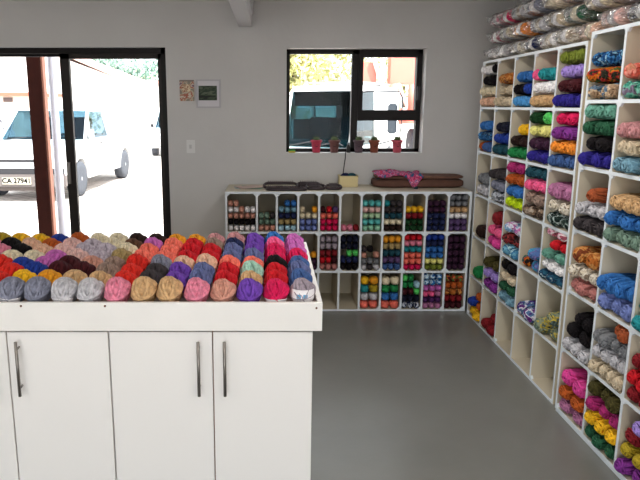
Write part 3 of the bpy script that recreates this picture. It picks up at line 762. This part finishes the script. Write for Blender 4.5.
def blanket_layer(cx_, lx, ly, lz, cz, sd):
    b = MB()
    def fn(c):
        u = sup(c, 5); return Vector((u.x, u.y, u.z*(1+.10*math.sin(u.x*5+sd)*(u.z > 0))))
    b.ball((cx_, 0, cz), (lx, ly, lz), 5, fn=fn); return b
blanket_layer(0, L_/2, .12, .035, .036, 1).obj('lower_fold', M_bl, t)
blanket_layer(.008, L_/2-.012, .117, .013, .0845, 2).obj('upper_fold', mat('lit brown blanket top', '#6d4c3e', .95, noise=.18, nscale=20, bump=.5, bscale=60), t)  # same blanket brown, lightened to stand for light on the top
blx, bly = t.location.x, t.location.y
# crocheted throw: draped grid
b = MB(); g = []
sx0, sx1 = top(376, 188).x, top(421, 188).x
nx, ny = 40, 26
for i in range(nx+1):
    row = []; u = i/nx
    for j in range(ny+1):
        v = j/ny; x_ = sx0+(sx1-sx0)*u+.01*math.sin(v*9)
        hang = .012+.010*math.sin(u*9)+.075*math.exp(-((u-.80)/.13)**2)
        zt = TOPZ+.099
        if v < .7: y_ = bly+.10-.228*v/.7
        else: y_ = bly-.128-.006*(v-.7)/.3; zt -= hang*(v-.7)/.3
        zt += (.007*math.sin(u*17+v*5)*math.sin(v*9+u*4)+.022*math.exp(-((u-.30)/.22)**2)*(.7+.3*math.sin(v*6))+.004*math.sin(u*40))*(1 if v < .7 else .4)
        row.append(b.bm.verts.new((x_, y_, zt+.004)))
    g.append(row)
for i in range(nx):
    for j in range(ny):
        f = b.bm.faces.new([g[i][j], g[i+1][j], g[i+1][j+1], g[i][j+1]]); f.smooth = True
M_cro = ramp_mat('crochet squares', ['#2a5c80', '#b8305c', '#d86c94', '#8c3460', '#e0a0b4', '#4c4c94', '#c03858'], 24, rough=.95, detail=3)
o = b.obj('crochet_throw', M_cro); md = o.modifiers.new('th', 'SOLIDIFY'); md.thickness = .01; md.offset = 1
tag(o, 'pink and teal crochet throw draped over the left half of the brown blanket', 'throw')
for k, (px_, py_) in enumerate(((378, 179.5), (416, 188.5))):
    P_ = at(px_, py_, bly-.152 if k else bly-.06)
    m = MB().ball((0, 0, 0), .016, 2).obj('pompom', mat('teal pompom', ['#1f3840', '#1c8088'][k], .95), o, P_)

# ================================================================== OUTSIDE
GZ = -.1
def paving():
    m = bpy.data.materials.new('brick paving'); m.use_nodes = True; N = m.node_tree.nodes; L = m.node_tree.links
    b_ = N['Principled BSDF']; b_.inputs['Roughness'].default_value = .85
    tc = N.new('ShaderNodeTexCoord'); br = N.new('ShaderNodeTexBrick'); mp = N.new('ShaderNodeMapping'); mp.inputs['Rotation'].default_value = (0, 0, .7)
    L.new(tc.outputs['Object'], mp.inputs[0]); L.new(mp.outputs[0], br.inputs['Vector']); br.inputs['Scale'].default_value = 1
    br.inputs['Color1'].default_value = lin('#c9c2bc'); br.inputs['Color2'].default_value = lin('#bdb4ae'); br.inputs['Mortar'].default_value = lin('#857c78')
    br.inputs['Mortar Size'].default_value = .012; br.inputs['Brick Width'].default_value = .34; br.inputs['Row Height'].default_value = .17
    L.new(br.outputs['Color'], b_.inputs['Base Color']); return m
struct(MB().box(-40, WY+WT, GZ-.1, 40, 60, GZ).obj('ground', paving()))
struct(MB().box(-40, -20, GZ-.1, 40, FY-.2, GZ).obj('ground', paving()))
struct(MB().box(-5.5, WY+WT, 2.9, -.5, 7.2, 3.0).obj('roof_veranda', mat('veranda sheeting', '#8c8884', .7)))
# veranda post of timber and the white down pipe beside it
pl = at(25, 51, 7.0).x; pr = at(38.6, 51, 7.0).x
M_tim = mat('stained timber', '#2e120c', .8, spec=.1, noise=.2, nscale=9, bump=.3, bscale=30)
t = tag(thing('timber_post', ((pl+pr)/2, 7.0, GZ)), 'red brown timber veranda post standing outside the glass door', 'post')
w_ = (pr-pl)/2
MB().box(-w_, 0, 0, w_, .15, 2.9).obj('post', M_tim, t, bevel=.004)
MB().box(w_+.0, .03, .2, w_+.02, .12, 2.6).obj('sunlit_side', mat('sunlit timber side', '#a8705c', .6), t)  # sunlit right side of the post, the sun painted as paler timber
MB().box(-w_-.03, -.03, 0, w_+.03, .18, .06).obj('base_shoe', M_black, t)
b = MB().lathe([(.045, 0), (.045, 2.9)], 16); t = b.obj('down_pipe', mat('white pipe', '#d6dae6', .4), None, (at(50.5, 51, 7.25).x, 7.25, GZ))
tag(t, 'white down pipe standing right behind the timber post', 'pipe')

M_car = mat('white car paint', '#dcdcdc', .25, coat=.6); M_tyre = mat('hazy tyre rubber', '#43474f', .85); M_rim = mat('wheel rim', '#8c9098', .35, metal=.8)  # tyre grey is lightened, outdoor haze put into the colour
M_trim = mat('dark car trim', '#1c1c20', .5); M_seat = mat('car seat fabric', '#2c3440', .9)
def wheel(t, x, y, r=.34, w=.2, name='wheel'):
    b = MB().lathe([(r*.62, -w/2), (r*.95, -w/2), (r, -w/2+.03), (r, w/2-.03), (r*.95, w/2), (r*.62, w/2)], 28, axis='x')
    o = b.obj(name, M_tyre, t, (x, y, r))
    b = MB().lathe([(.02, -w/2-.005), (r*.25, -w/2+.01), (r*.6, -w/2+.03), (r*.62, w/2-.03), (r*.25, w/2-.01), (.02, w/2+.005)], 20, axis='x')
    b.obj('rim', M_rim, o)
def text(s_, size, parent, loc, rot, m, name='lettering'):
    cu = bpy.data.curves.new('t', 'FONT'); cu.body = s_; cu.size = size; cu.align_x = 'CENTER'; cu.align_y = 'CENTER'; cu.extrude = .001; cu.offset = .003
    tmp = bpy.data.objects.new('t', cu); C.objects.link(tmp); bpy.context.view_layer.update()
    me = bpy.data.meshes.new_from_object(tmp); bpy.data.objects.remove(tmp)
    me.materials.clear(); me.materials.append(m); o = bpy.data.objects.new(name, me); C.objects.link(o)
    o.parent = parent; o.location = loc; o.rotation_euler = rot; return o
def glazed(b, pts, m, parent, name): pass
def pickup(loc, rz):
    """local: front faces -Y, x across, origin under the front bumper"""
    t = tag(thing('pickup_truck', loc, rz), 'white pickup truck parked on the paving facing the glass door', 'truck')
    W = .86
    # side profile (y, z): nose to tail
    def arch(yc, r=.42, n=9): return [(yc-r*math.cos(PI*k/n), .30+r*math.sin(PI*k/n)) for k in range(n+1)]
    prof = [(0.0, .34), (0.0, .62), (.03, .86), (.12, .93), (1.15, 1.03), (1.3, 1.05), (2.75, 1.05), (2.75, 1.10), (4.75, 1.10), (4.78, .45)]
    low = [(4.3+.0, .45)] + arch(3.9)[::-1] + [(3.3, .30), (1.4, .30)] + arch(.82)[::-1] + [(.3, .30)]
    body = MB().prism(prof+low, -W, W, 'x').obj('body', M_car, t, bevel=.02)
    # cab: four pillars and a roof, open inside
    zb, zt = 1.05, 1.62
    ys = (1.18, 1.78, 2.66, 2.72)        # windscreen foot, windscreen head, rear head, rear foot
    b = MB()
    b.prism([(1.72, zt-.03), (1.85, zt+.0), (2.58, zt+.01), (2.72, zt-.04)], -W+.13, W-.13, 'x')
    for s_ in (-1, 1):
        xb, xt = s_*(W-.03), s_*(W-.14)
        b.tube([(xb, ys[0]+.02, zb-.02), (xt, ys[1], zt-.02)], .035, 8); b.tube([(xt, ys[1], zt-.02), (xt, ys[2], zt-.02)], .035, 8)
        b.tube([(xb, ys[3], zb-.02), (xt, ys[2], zt-.02)], .05, 8)
        b.tube([(xb, 1.50, zb-.02), (xt+s_*.02, 1.72, zt-.1)], .012, 6)
    b.obj('cab', M_car, t)
    def pane(vs, name):
        b = MB(); q_ = [b.bm.verts.new(v) for v in vs]; b.bm.faces.new(q_); o = b.obj(name, M_cglass, t); md = o.modifiers.new('th', 'SOLIDIFY'); md.thickness = .006; return o
    pane([(-W+.04, ys[0]+.01, zb), (W-.04, ys[0]+.01, zb), (W-.14, ys[1]-.01, zt-.03), (-W+.14, ys[1]-.01, zt-.03)], 'windscreen')
    pane([(-W+.08, ys[3], zb), (W-.08, ys[3], zb), (W-.16, ys[2]+.02, zt-.05), (-W+.16, ys[2]+.02, zt-.05)], 'rear_window')
    for s_ in (-1, 1): pane([(s_*(W-.03), ys[0]+.1, zb), (s_*(W-.03), ys[3]-.02, zb), (s_*(W-.13), ys[2]-.02, zt-.03), (s_*(W-.13), ys[1]+.05, zt-.03)], 'side_window')
    for x_ in (-.38, .38):
        MB().box(x_-.24, 2.2, .9, x_+.24, 2.36, 1.45).obj('seat', M_seat, t, bevel=.03)
    MB().box(-W+.08, 1.3, .95, W-.08, 1.5, 1.08).obj('dashboard', M_trim, t, bevel=.02)
    for x_ in (-W+.1, W-.1):
        for y_ in (.82, 3.9): wheel(t, x_, y_, .33, .2)
    MB().box(-W-.01, -.08, .27, W+.01, .06, .50).obj('bumper', mat('dark bumper', '#5c5654', .6), t, bevel=.02)
    MB().box(-W+.02, -.06, .505, W-.02, .0, .600).obj('air_intake', M_trim, t, bevel=.004)
    MB().box(-W+.12, -.02, .20, W-.12, .1, .265).obj('valance', mat('valance', '#4c4440', .7), t, bevel=.005)
    g_ = MB().box(-.42, -.012, .66, .42, .03, .80).obj('grille', mat('grille chrome', '#c8c8cc', .3), t, bevel=.005)
    MB().box(-.36, -.02, .71, .36, -.011, .755).obj('grille_slot', M_trim, g_)
    MB().box(-.74, .035, .855, .74, .06, .872).obj('bonnet_gap', M_trim, t)
    for s_ in (-1, 1):
        MB().box(min(s_*.46, s_*.84), -.01, .68, max(s_*.46, s_*.84), .05, .85).obj('headlight', mat('headlight glass', '#b8c0c8', .15), t, bevel=.01)
    pz = .385
    pl_ = MB().box(-.26, -.098, pz-.06, .26, -.082, pz+.06).obj('licence_plate', mat('plate', '#a09c90', .8, spec=.1), t)
    text('CA 27941', .125, pl_, (0, -.0995, pz), (PI/2, 0, 0), mat('plate letters', '#06080c', 1.0, spec=0), 'plate_lettering')
    for s_ in (-1, 1):
        b = MB(); b.box(s_*(W+.03)-.06, 1.36, 1.06, s_*(W+.03)+.06, 1.44, 1.24); b.obj('wing_mirror', mat('mirror shell', '#8c9298', .4), t, bevel=.015)
        MB().box(s_*W-.012, 2.05, .93, s_*W+.012, 2.2, .96).obj('door_handle', M_trim, t)
    MB().tube([(-W+.1, .9, 1.03), (-W+.55, 1.2, 1.09)], .01, 6).obj('wiper', M_trim, t)
    return t
wf = at(76.5, 195.5, 1.7/math.tan(PITCH-math.atan(44.5/640)))
pickup((wf.x-.76, wf.y-.82, GZ), math.radians(-2.8))

def car(loc, rz, label, hexc='#dcdcdc', H_=1.45, name='car'):
    t = tag(thing(name, loc, rz), label, 'car'); W = .84; m = mat('car paint '+hexc, hexc, .25, coat=.5)
    def arch(yc, r=.38, n=8): return [(yc-r*math.cos(PI*k/n), .28+r*math.sin(PI*k/n)) for k in range(n+1)]
    prof = [(0, .3), (0, .62), (.12, .78), (1.0, .92), (3.7, .95), (4.05, .85), (4.1, .4)]
    low = arch(3.3)[::-1]+arch(.75)[::-1]
    MB().prism(prof+low, -W, W, 'x').obj('body', m, t, bevel=.03)
    b = MB(); zt = H_
    b.prism([(1.55, zt-.04), (1.75, zt), (2.9, zt), (3.2, zt-.06)], -W+.16, W-.16, 'x')
    for s_ in (-1, 1):
        b.tube([(s_*(W-.05), 1.0, .9), (s_*(W-.17), 1.6, zt-.03)], .035, 8); b.tube([(s_*(W-.05), 3.65, .9), (s_*(W-.17), 3.15, zt-.04)], .045, 8); b.tube([(s_*(W-.05), 2.3, .9), (s_*(W-.17), 2.3, zt-.03)], .035, 8)
    b.obj('cabin', m, t)
    def pane(vs, name):
        b = MB(); q_ = [b.bm.verts.new(v) for v in vs]; b.bm.faces.new(q_); o = b.obj(name, M_cglass, t); md = o.modifiers.new('th', 'SOLIDIFY'); md.thickness = .006
    pane([(-W+.07, 1.0, .93), (W-.07, 1.0, .93), (W-.18, 1.58, zt-.04), (-W+.18, 1.58, zt-.04)], 'windscreen')
    for s_ in (-1, 1): pane([(s_*(W-.05), 1.1, .93), (s_*(W-.05), 3.6, .95), (s_*(W-.17), 3.1, zt-.05), (s_*(W-.17), 1.65, zt-.04)], 'side_window')
    MB().box(-W+.1, 1.9, .8, W-.1, 2.1, 1.3).obj('seats', M_seat, t, bevel=.03)
    for x_ in (-W+.09, W-.09):
        for y_ in (.75, 3.3): wheel(t, x_, y_, .3, .19)
    MB().box(-W, -.06, .34, W, .02, .52).obj('bumper', mat('bumper grey', '#b4b2b4', .4), t, bevel=.02)
    MB().box(-.45, -.075, .40, .45, -.055, .47).obj('grille', M_trim, t)
    MB().box(-.24, -.09, .30, .24, -.07, .39).obj('licence_plate', mat('plate', '#a09c90', .8, spec=.1), t)
    for s_ in (-1, 1):
        MB().box(min(s_*.5, s_*.8), -.02, .58, max(s_*.5, s_*.8), .05, .72).obj('headlight', mat('headlight glass', '#b8c0c8', .15), t, bevel=.01)
        MB().box(s_*(W+.05)-.05, 1.15, .93, s_*(W+.05)+.05, 1.22, 1.06).obj('wing_mirror', M_trim, t, bevel=.01)
    return t
P_ = at(168, 155, 21.5); car((P_.x+.25, 21.5, GZ), .05, 'white car far off at the right edge of the glass door', H_=1.62)
P_ = at(4, 150, 17.5); car((P_.x-.9, 17.0, GZ), .25, 'white car with dark roof edge parked behind the pickup on the left', '#d8d4d4', 1.6)

# van seen through the window
def van(loc, rz):
    t = tag(thing('van', loc, rz), 'white van with large wing mirror parked facing the window', 'van'); W = .81; Ht = 2.13; zs = .80; zh = 2.03; LN = 3.7
    def arch(yc, r=.40, n=8): return [(yc-r*math.cos(PI*k/n), .3+r*math.sin(PI*k/n)) for k in range(n+1)]
    body = [(0, .3), (-.03, .62), (.02, .76), (.12, .80), (LN, .86), (LN, .35)]+arch(LN-.8)[::-1]+arch(.9)[::-1]
    MB().prism(body, -W, W, 'x').obj('body', M_car, t, bevel=.02)
    b = MB(); b.prism([(.42, zh-.03), (.52, Ht-.03), (.8, Ht), (LN-.2, Ht), (LN, Ht-.12)], -W+.05, W-.05, 'x')
    b.box(W-.07, 1.75, .86, W-.02, LN-.03, Ht-.1)
    b.box(-W+.02, .5, .84, -W+.05, LN-.03, 1.38); b.box(-W+.02, .6, 1.72, -W+.05, LN-.03, Ht-.1); b.box(-W+.02, 1.72, 1.38, -W+.05, 1.84, 1.72); b.box(-W+.02, 3.25, 1.38, -W+.05, LN-.03, 1.72)
    for s_ in (-1, 1):
        b.tube([(s_*(W-.03), .08, .80), (s_*(W-.07), .44, zh-.02)], .035, 8); b.tube([(s_*(W-.03), 1.75, .82), (s_*(W-.06), 1.75, zh)], .04, 8)
    b.obj('cabin', M_car, t)
    def pane(vs, name, m):
        b = MB(); q_ = [b.bm.verts.new(v) for v in vs]; b.bm.faces.new(q_); o = b.obj(name, m, t); md = o.modifiers.new('th', 'SOLIDIFY'); md.thickness = .006
    pane([(-W+.05, .08, zs), (W-.05, .08, zs), (W-.09, .42, zh-.03), (-W+.09, .42, zh-.03)], 'windscreen', M_vglass)
    for s_ in (-1, 1): pane([(s_*(W-.03), .14, .84), (s_*(W-.03), 1.72, .84), (s_*(W-.06), 1.72, zh-.03), (s_*(W-.06), .5, zh-.03)], 'side_window', M_vglass)
    MB().box(-W+.055, LN-.05, .88, W-.075, LN-.01, Ht-.1).obj('tail_lining', M_trim, t)
    ml = mat('grey lining', '#3a4448', .9)
    b = MB(); b.box(-W+.052, .55, .86, -W+.06, LN-.06, 1.37); b.box(-W+.052, .62, 1.73, -W+.06, LN-.06, Ht-.12); b.box(-W+.052, 1.73, 1.37, -W+.06, 1.83, 1.73); b.obj('side_lining', ml, t)
    MB().box(W-.08, 1.8, .88, W-.075, LN-.06, Ht-.12).obj('side_lining', ml, t)
    MB().box(-W+.1, .65, Ht-.14, W-.1, LN-.06, Ht-.125).obj('roof_lining', ml, t)
    pane([(-W+.03, 1.84, 1.38), (-W+.03, 3.25, 1.38), (-W+.03, 3.25, 1.72), (-W+.03, 1.84, 1.72)], 'rear_side_window', M_vglass)
    for x_ in (-.4, .4):
        MB().box(x_-.27, 1.2, .9, x_+.27, 1.36, 1.42).obj('seat', M_seat, t, bevel=.04)
    MB().box(-W+.08, .24, .82, W-.08, .6, .95).obj('dashboard', mat('dashboard teal grey', '#36585c', .6), t, bevel=.03)
    b = MB(); b.tube([(.4+.19*math.cos(a*PI/10), .68+.06*math.sin(a*PI/10), 1.1+.17*math.sin(a*PI/10)) for a in range(20)], .014, 6, closed=True); b.obj('steering_wheel', M_trim, t)
    b = MB(); b.tube([(-.6, .02, .83), (-.1, .06, .92), (.1, .04, .85)], .012, 6); b.tube([(.0, .02, .83), (.5, .06, .92), (.65, .04, .85)], .012, 6); b.obj('wiper', M_trim, t)
    MB().box(-W+.12, .47, 1.68, W-.17, .50, 1.96).obj('sun_visor', mat('black visor', '#0a0806', 1.0, spec=0), t)
    b = MB()
    for s_ in (-1, 1): b.tube([(s_*(W-.15), .9, Ht+.07), (s_*(W-.15), 3.2, Ht+.07)], .02, 6)
    for k in range(6): b.tube([(-W+.15, .9+k*.45, Ht+.07), (W-.15, .9+k*.45, Ht+.07)], .015, 6)
    for s_ in (-1, 1):
        for y_ in (1.0, 3.1): b.tube([(s_*(W-.15), y_, Ht-.01), (s_*(W-.15), y_, Ht+.07)], .012, 6)
    b.obj('roof_rack', mat('rack grey', '#8c8884', .5), t)
    for x_ in (-W+.09, W-.09):
        for y_ in (.9, LN-.8): wheel(t, x_, y_, .33, .2)
    MB().box(-W, -.1, .36, W, .0, .56).obj('bumper', mat('bumper grey', '#b4b2b4', .4), t, bevel=.02)
    mxx = W+.80
    MB().box(mxx-.10, .30, 1.11, mxx+.10, .37, 1.73).obj('wing_mirror', mat('mirror back', '#2c343c', .4), t, bevel=.03)
    MB().tube([(W-.04, .45, 1.96), (W+.35, .36, 1.99), (mxx+.14, .34, 1.97), (mxx+.2, .34, 1.85), (mxx+.2, .34, 1.4), (mxx+.17, .34, 1.02), (W+.42, .34, .86), (W+.38, .32, .72), (W-.02, .3, .66)], .016, 6).obj('mirror_arm', M_trim, t)
    return t
van((.96, 14.0, GZ), math.radians(-27))

# red lorry frame behind the van
M_red = mat('red lorry paint', '#d87060', .5); M_pale = mat('pale steel', '#d8ccc8', .5)
Yr = 19.0
t = tag(thing('lorry_bed', (at(390, 100, Yr).x, Yr, GZ)), 'red steel lorry body with pale diagonal braces behind the van', 'lorry')
ox = t.location.x
def rb(x0, y0, x1, y1, m, nm, d=.5, dy=0):
    a_, c_ = at(x0, y0, Yr), at(x1, y1, Yr); return MB().box(a_.x-ox, dy, c_.z-GZ, c_.x-ox, dy+d, a_.z-GZ).obj(nm, m, t, bevel=.01)
rb(361, 62, 376, 92, M_red, 'side_panel'); rb(391, 53, 420, 84, M_red, 'side_panel'); rb(378, 88, 393, 96, M_red, 'cross_member', .3)
rb(361, 110, 425, 124, M_red, 'chassis', 1.2, .1)
def rt(x0, y0, x1, y1, r_, m, nm, dy=-.1):
    a_, c_ = at(x0, y0, Yr), at(x1, y1, Yr)
    MB().tube([(a_.x-ox, dy, a_.z-GZ), (c_.x-ox, dy, c_.z-GZ)], r_, 8).obj(nm, m, t)
rt(373, 58, 386, 100, .06, M_pale, 'brace'); rt(383, 50, 381, 88, .07, M_pale, 'post'); rt(397, 84, 409, 112, .06, M_pale, 'brace'); rt(392, 84, 398, 124, .14, M_red, 'brace'); rt(412, 84, 410, 112, .12, M_red, 'post'); rt(366, 90, 369, 124, .12, M_red, 'post')
rt(386, 92, 388, 124, .12, M_red, 'post'); rt(363, 86, 380, 86, .05, M_trim, 'hose')
for x_ in (-1.0, .9):
    wheel(t, x_, .7, .5, .3)

# houses
t = tag(thing('house', (-8, 33, GZ)), 'long white house with pinkish sloping roof edge far behind the pickup', 'house')
gA = at(68, 60, 33); gB = at(128, 82, 33); gL = at(0, 28, 33)
prof = [(-14, 0), (gB.x+8, 0), (gB.x+8, gB.z-GZ), (gA.x+8, gA.z-GZ), (gL.x+8, gL.z-GZ), (-14, gL.z-GZ-2)]
MB().prism(prof, 0, 6, 'y').obj('wall', mat('white render', '#eceae8', .8), t)
b = MB(); b.prism([(gB.x+8.3, gB.z-GZ-.12), (gB.x+8.3, gB.z-GZ+.08), (gA.x+8, gA.z-GZ+.2), (gL.x+8, gL.z-GZ+.2), (gL.x+8, gL.z-GZ)], -.4, 6.4, 'y'); b.obj('roof', mat('pink roof edge', '#d0a498', .7), t)
t = tag(thing('house', (0, 41, GZ)), 'low white house with one framed window beyond the pickup tail', 'house')
aA, aB = at(118, 84, 41), at(186, 160, 41)
MB().box(aA.x, 0, 0, aB.x, 6, aA.z-GZ).obj('wall', mat('white render', '#eceae8', .8), t)
MB().box(aA.x-.3, -.4, aA.z-GZ, aB.x+.3, 6.4, aA.z-GZ+.2).obj('roof', mat('pink roof edge', '#d0a498', .7), t)
a_, c_ = at(129.5, 96.5, 40.95), at(144, 110, 40.95)
f_ = MB().box(a_.x, -.06, c_.z-GZ, c_.x, 0, a_.z-GZ).obj('window', mat('pink frame', '#c09080', .6), t)
MB().box(a_.x+.1, -.08, c_.z-GZ+.1, c_.x-.1, -.06, a_.z-GZ-.1).obj('pane', mat('blind', '#dcdcd8', .4), f_)
t = tag(thing('house', (-9.5, 27, GZ)), 'low building with a small dark window sign at the far left', 'house')
a_, c_ = at(-60, 96, 27), at(27, 160, 27)
MB().box(a_.x+9.5, 0, 0, c_.x+9.5, 4, a_.z-GZ).obj('wall', mat('cream render', '#d4c8b8', .8), t)
a_, c_ = at(3, 97.5, 26.95), at(12.5, 102, 26.95); MB().box(a_.x+9.5, -.05, c_.z-GZ, c_.x+9.5, 0, a_.z-GZ).obj('window', mat('brown window', '#4c3c38', .5), t)
MB().box(at(-60, 96, 27).x+9.3, -.3, at(0, 96, 27).z-GZ, at(27, 96, 27).x+9.7, 4.2, at(0, 96, 27).z-GZ+.15).obj('roof', mat('terracotta roof', '#a05844', .7), t)
# white boundary wall behind the van
struct(MB().box(.6, 24, GZ, 9, 24.2, GZ+1.6).obj('wall_yard', mat('white render', '#eceae8', .8)))

# trees
def tree(x, y, z0, rad, h_, hexes, label, seed, trunk=.12, nleaf=2600, leaf=.13):
    rr = random.Random(seed)
    t = tag(thing('tree', (x, y, GZ)), label, 'tree')
    MB().tube([(0, 0, 0), (.05, 0, z0*.5), (0, .05, z0+h_*.5)], [trunk, trunk*.8, trunk*.4], 8).obj('trunk', mat('bark', '#5c4c3c', .9), t)
    b = MB()
    cl_ = [(rr.gauss(0, rad*.45), rr.gauss(0, rad*.3), z0+h_*(.15+.8*rr.random())) for _ in range(26)]
    for _ in range(nleaf):
        c = rr.choice(cl_); s_ = rad*.28
        p_ = Vector((c[0]+rr.gauss(0, s_), c[1]+rr.gauss(0, s_), max(z0*.6, c[2]+rr.gauss(0, s_))))
        a = Vector((rr.uniform(-1, 1), rr.uniform(-1, 1), rr.uniform(-1, 1))).normalized(); d = a.orthogonal().normalized()
        l_ = leaf*rr.uniform(.6, 1.3)
        v = [b.bm.verts.new(p_+a*l_), b.bm.verts.new(p_+d*l_*.5), b.bm.verts.new(p_-a*l_), b.bm.verts.new(p_-d*l_*.5)]
        f = b.bm.faces.new(v); f.material_index = rr.randrange(2)
    b.obj('foliage', [mat('leaf '+hexes[0], hexes[0], .7), mat('leaf '+hexes[1], hexes[1], .7)], t)
tree(.75, 22, 1.9, 1.2, 2.6, ('#b4b878', '#c4bc84'), 'yellow green bushy tree behind the van, left in the window', 1)
tree(2.7, 26.5, 2.0, 1.4, 3.0, ('#c8c290', '#b8ba7c'), 'pale yellow tree behind the van, beside the window mullion', 2)
tree(6.3, 31, 2.2, 1.7, 3.2, ('#c0c490', '#a4ae78'), 'pale green tree showing between the red lorry panels', 3)
for k, (px_, hh, lb) in enumerate(((88, 3.8, 'blue green tree rising behind the long white house roof'), (118, 3.4, 'dense green tree above the low white house, right of another'), (143, 2.4, 'yellowish small tree above the low white house roof'))):
    P_ = at(px_, 84, 52+9*k)
    tree(P_.x, 52+9*k, 1.8, 2.6, hh, [('#6c8478', '#7c9484'), ('#6c8878', '#5c786c'), ('#a4ac7c', '#b8b88c')][k], lb, 10+k, nleaf=3200, leaf=.22)

# ================================================================== LIGHT
w = bpy.data.worlds.new('world'); SC.world = w; w.use_nodes = True
bg = w.node_tree.nodes['Background']; bg.inputs[0].default_value = (.90, .95, 1, 1); bg.inputs[1].default_value = 3.8
sun = bpy.data.objects.new('sun', bpy.data.lights.new('sun', 'SUN')); C.objects.link(sun)
sun.data.energy = 13; sun.data.angle = .02; sun.data.color = (1, .95, .88)
sun.rotation_euler = Vector((-.55, .62, -1.35)).to_track_quat('-Z', 'Y').to_euler()
def portal(x, y, z, sx, sz, ry):
    l = bpy.data.lights.new('portal', 'AREA'); l.shape = 'RECTANGLE'; l.size = sx; l.size_y = sz; l.cycles.is_portal = True
    o = bpy.data.objects.new('portal', l); C.objects.link(o); o.location = (x, y, z); o.rotation_euler = (PI/2, 0, ry)
portal((DX0+DX1)/2, WY+WT+.01, DZ/2, DX1-DX0, DZ, PI)
portal((WX0+WX1)/2, WY+WT+.01, (WZ0+WZ1)/2, WX1-WX0, WZ1-WZ0, PI)
portal(-.55, FY-.21, 1.12, 4.1, 2.25, 0)
# fluorescent ceiling fittings, above and behind the camera
for i, (x, y) in enumerate(((.75, .9), (-1.6, .9), (.75, 3.0))):
    t = tag(thing('ceiling_light', (x, y, CZ)), ['white fluorescent ceiling light nearest the near tall shelf', 'white fluorescent ceiling light left of the beam', 'white fluorescent ceiling light over the floor in front of the back shelf'][i], 'ceiling light', 'fluorescent ceiling lights')
    MB().box(-.08, -.6, -.05, .08, .6, -.0).obj('housing', M_white, t, bevel=.004)
    l = bpy.data.lights.new('tube_light', 'AREA'); l.shape = 'RECTANGLE'; l.size = .12; l.size_y = 1.15; l.energy = 14; l.color = (1, .96, .92)
    o = bpy.data.objects.new('tube_light', l); C.objects.link(o); o.location = (0, 0, -.056); o.parent = t
SC.view_settings.view_transform = 'Standard'; SC.view_settings.look = 'None'; SC.view_settings.gamma = 1; SC.view_settings.exposure = 0.2
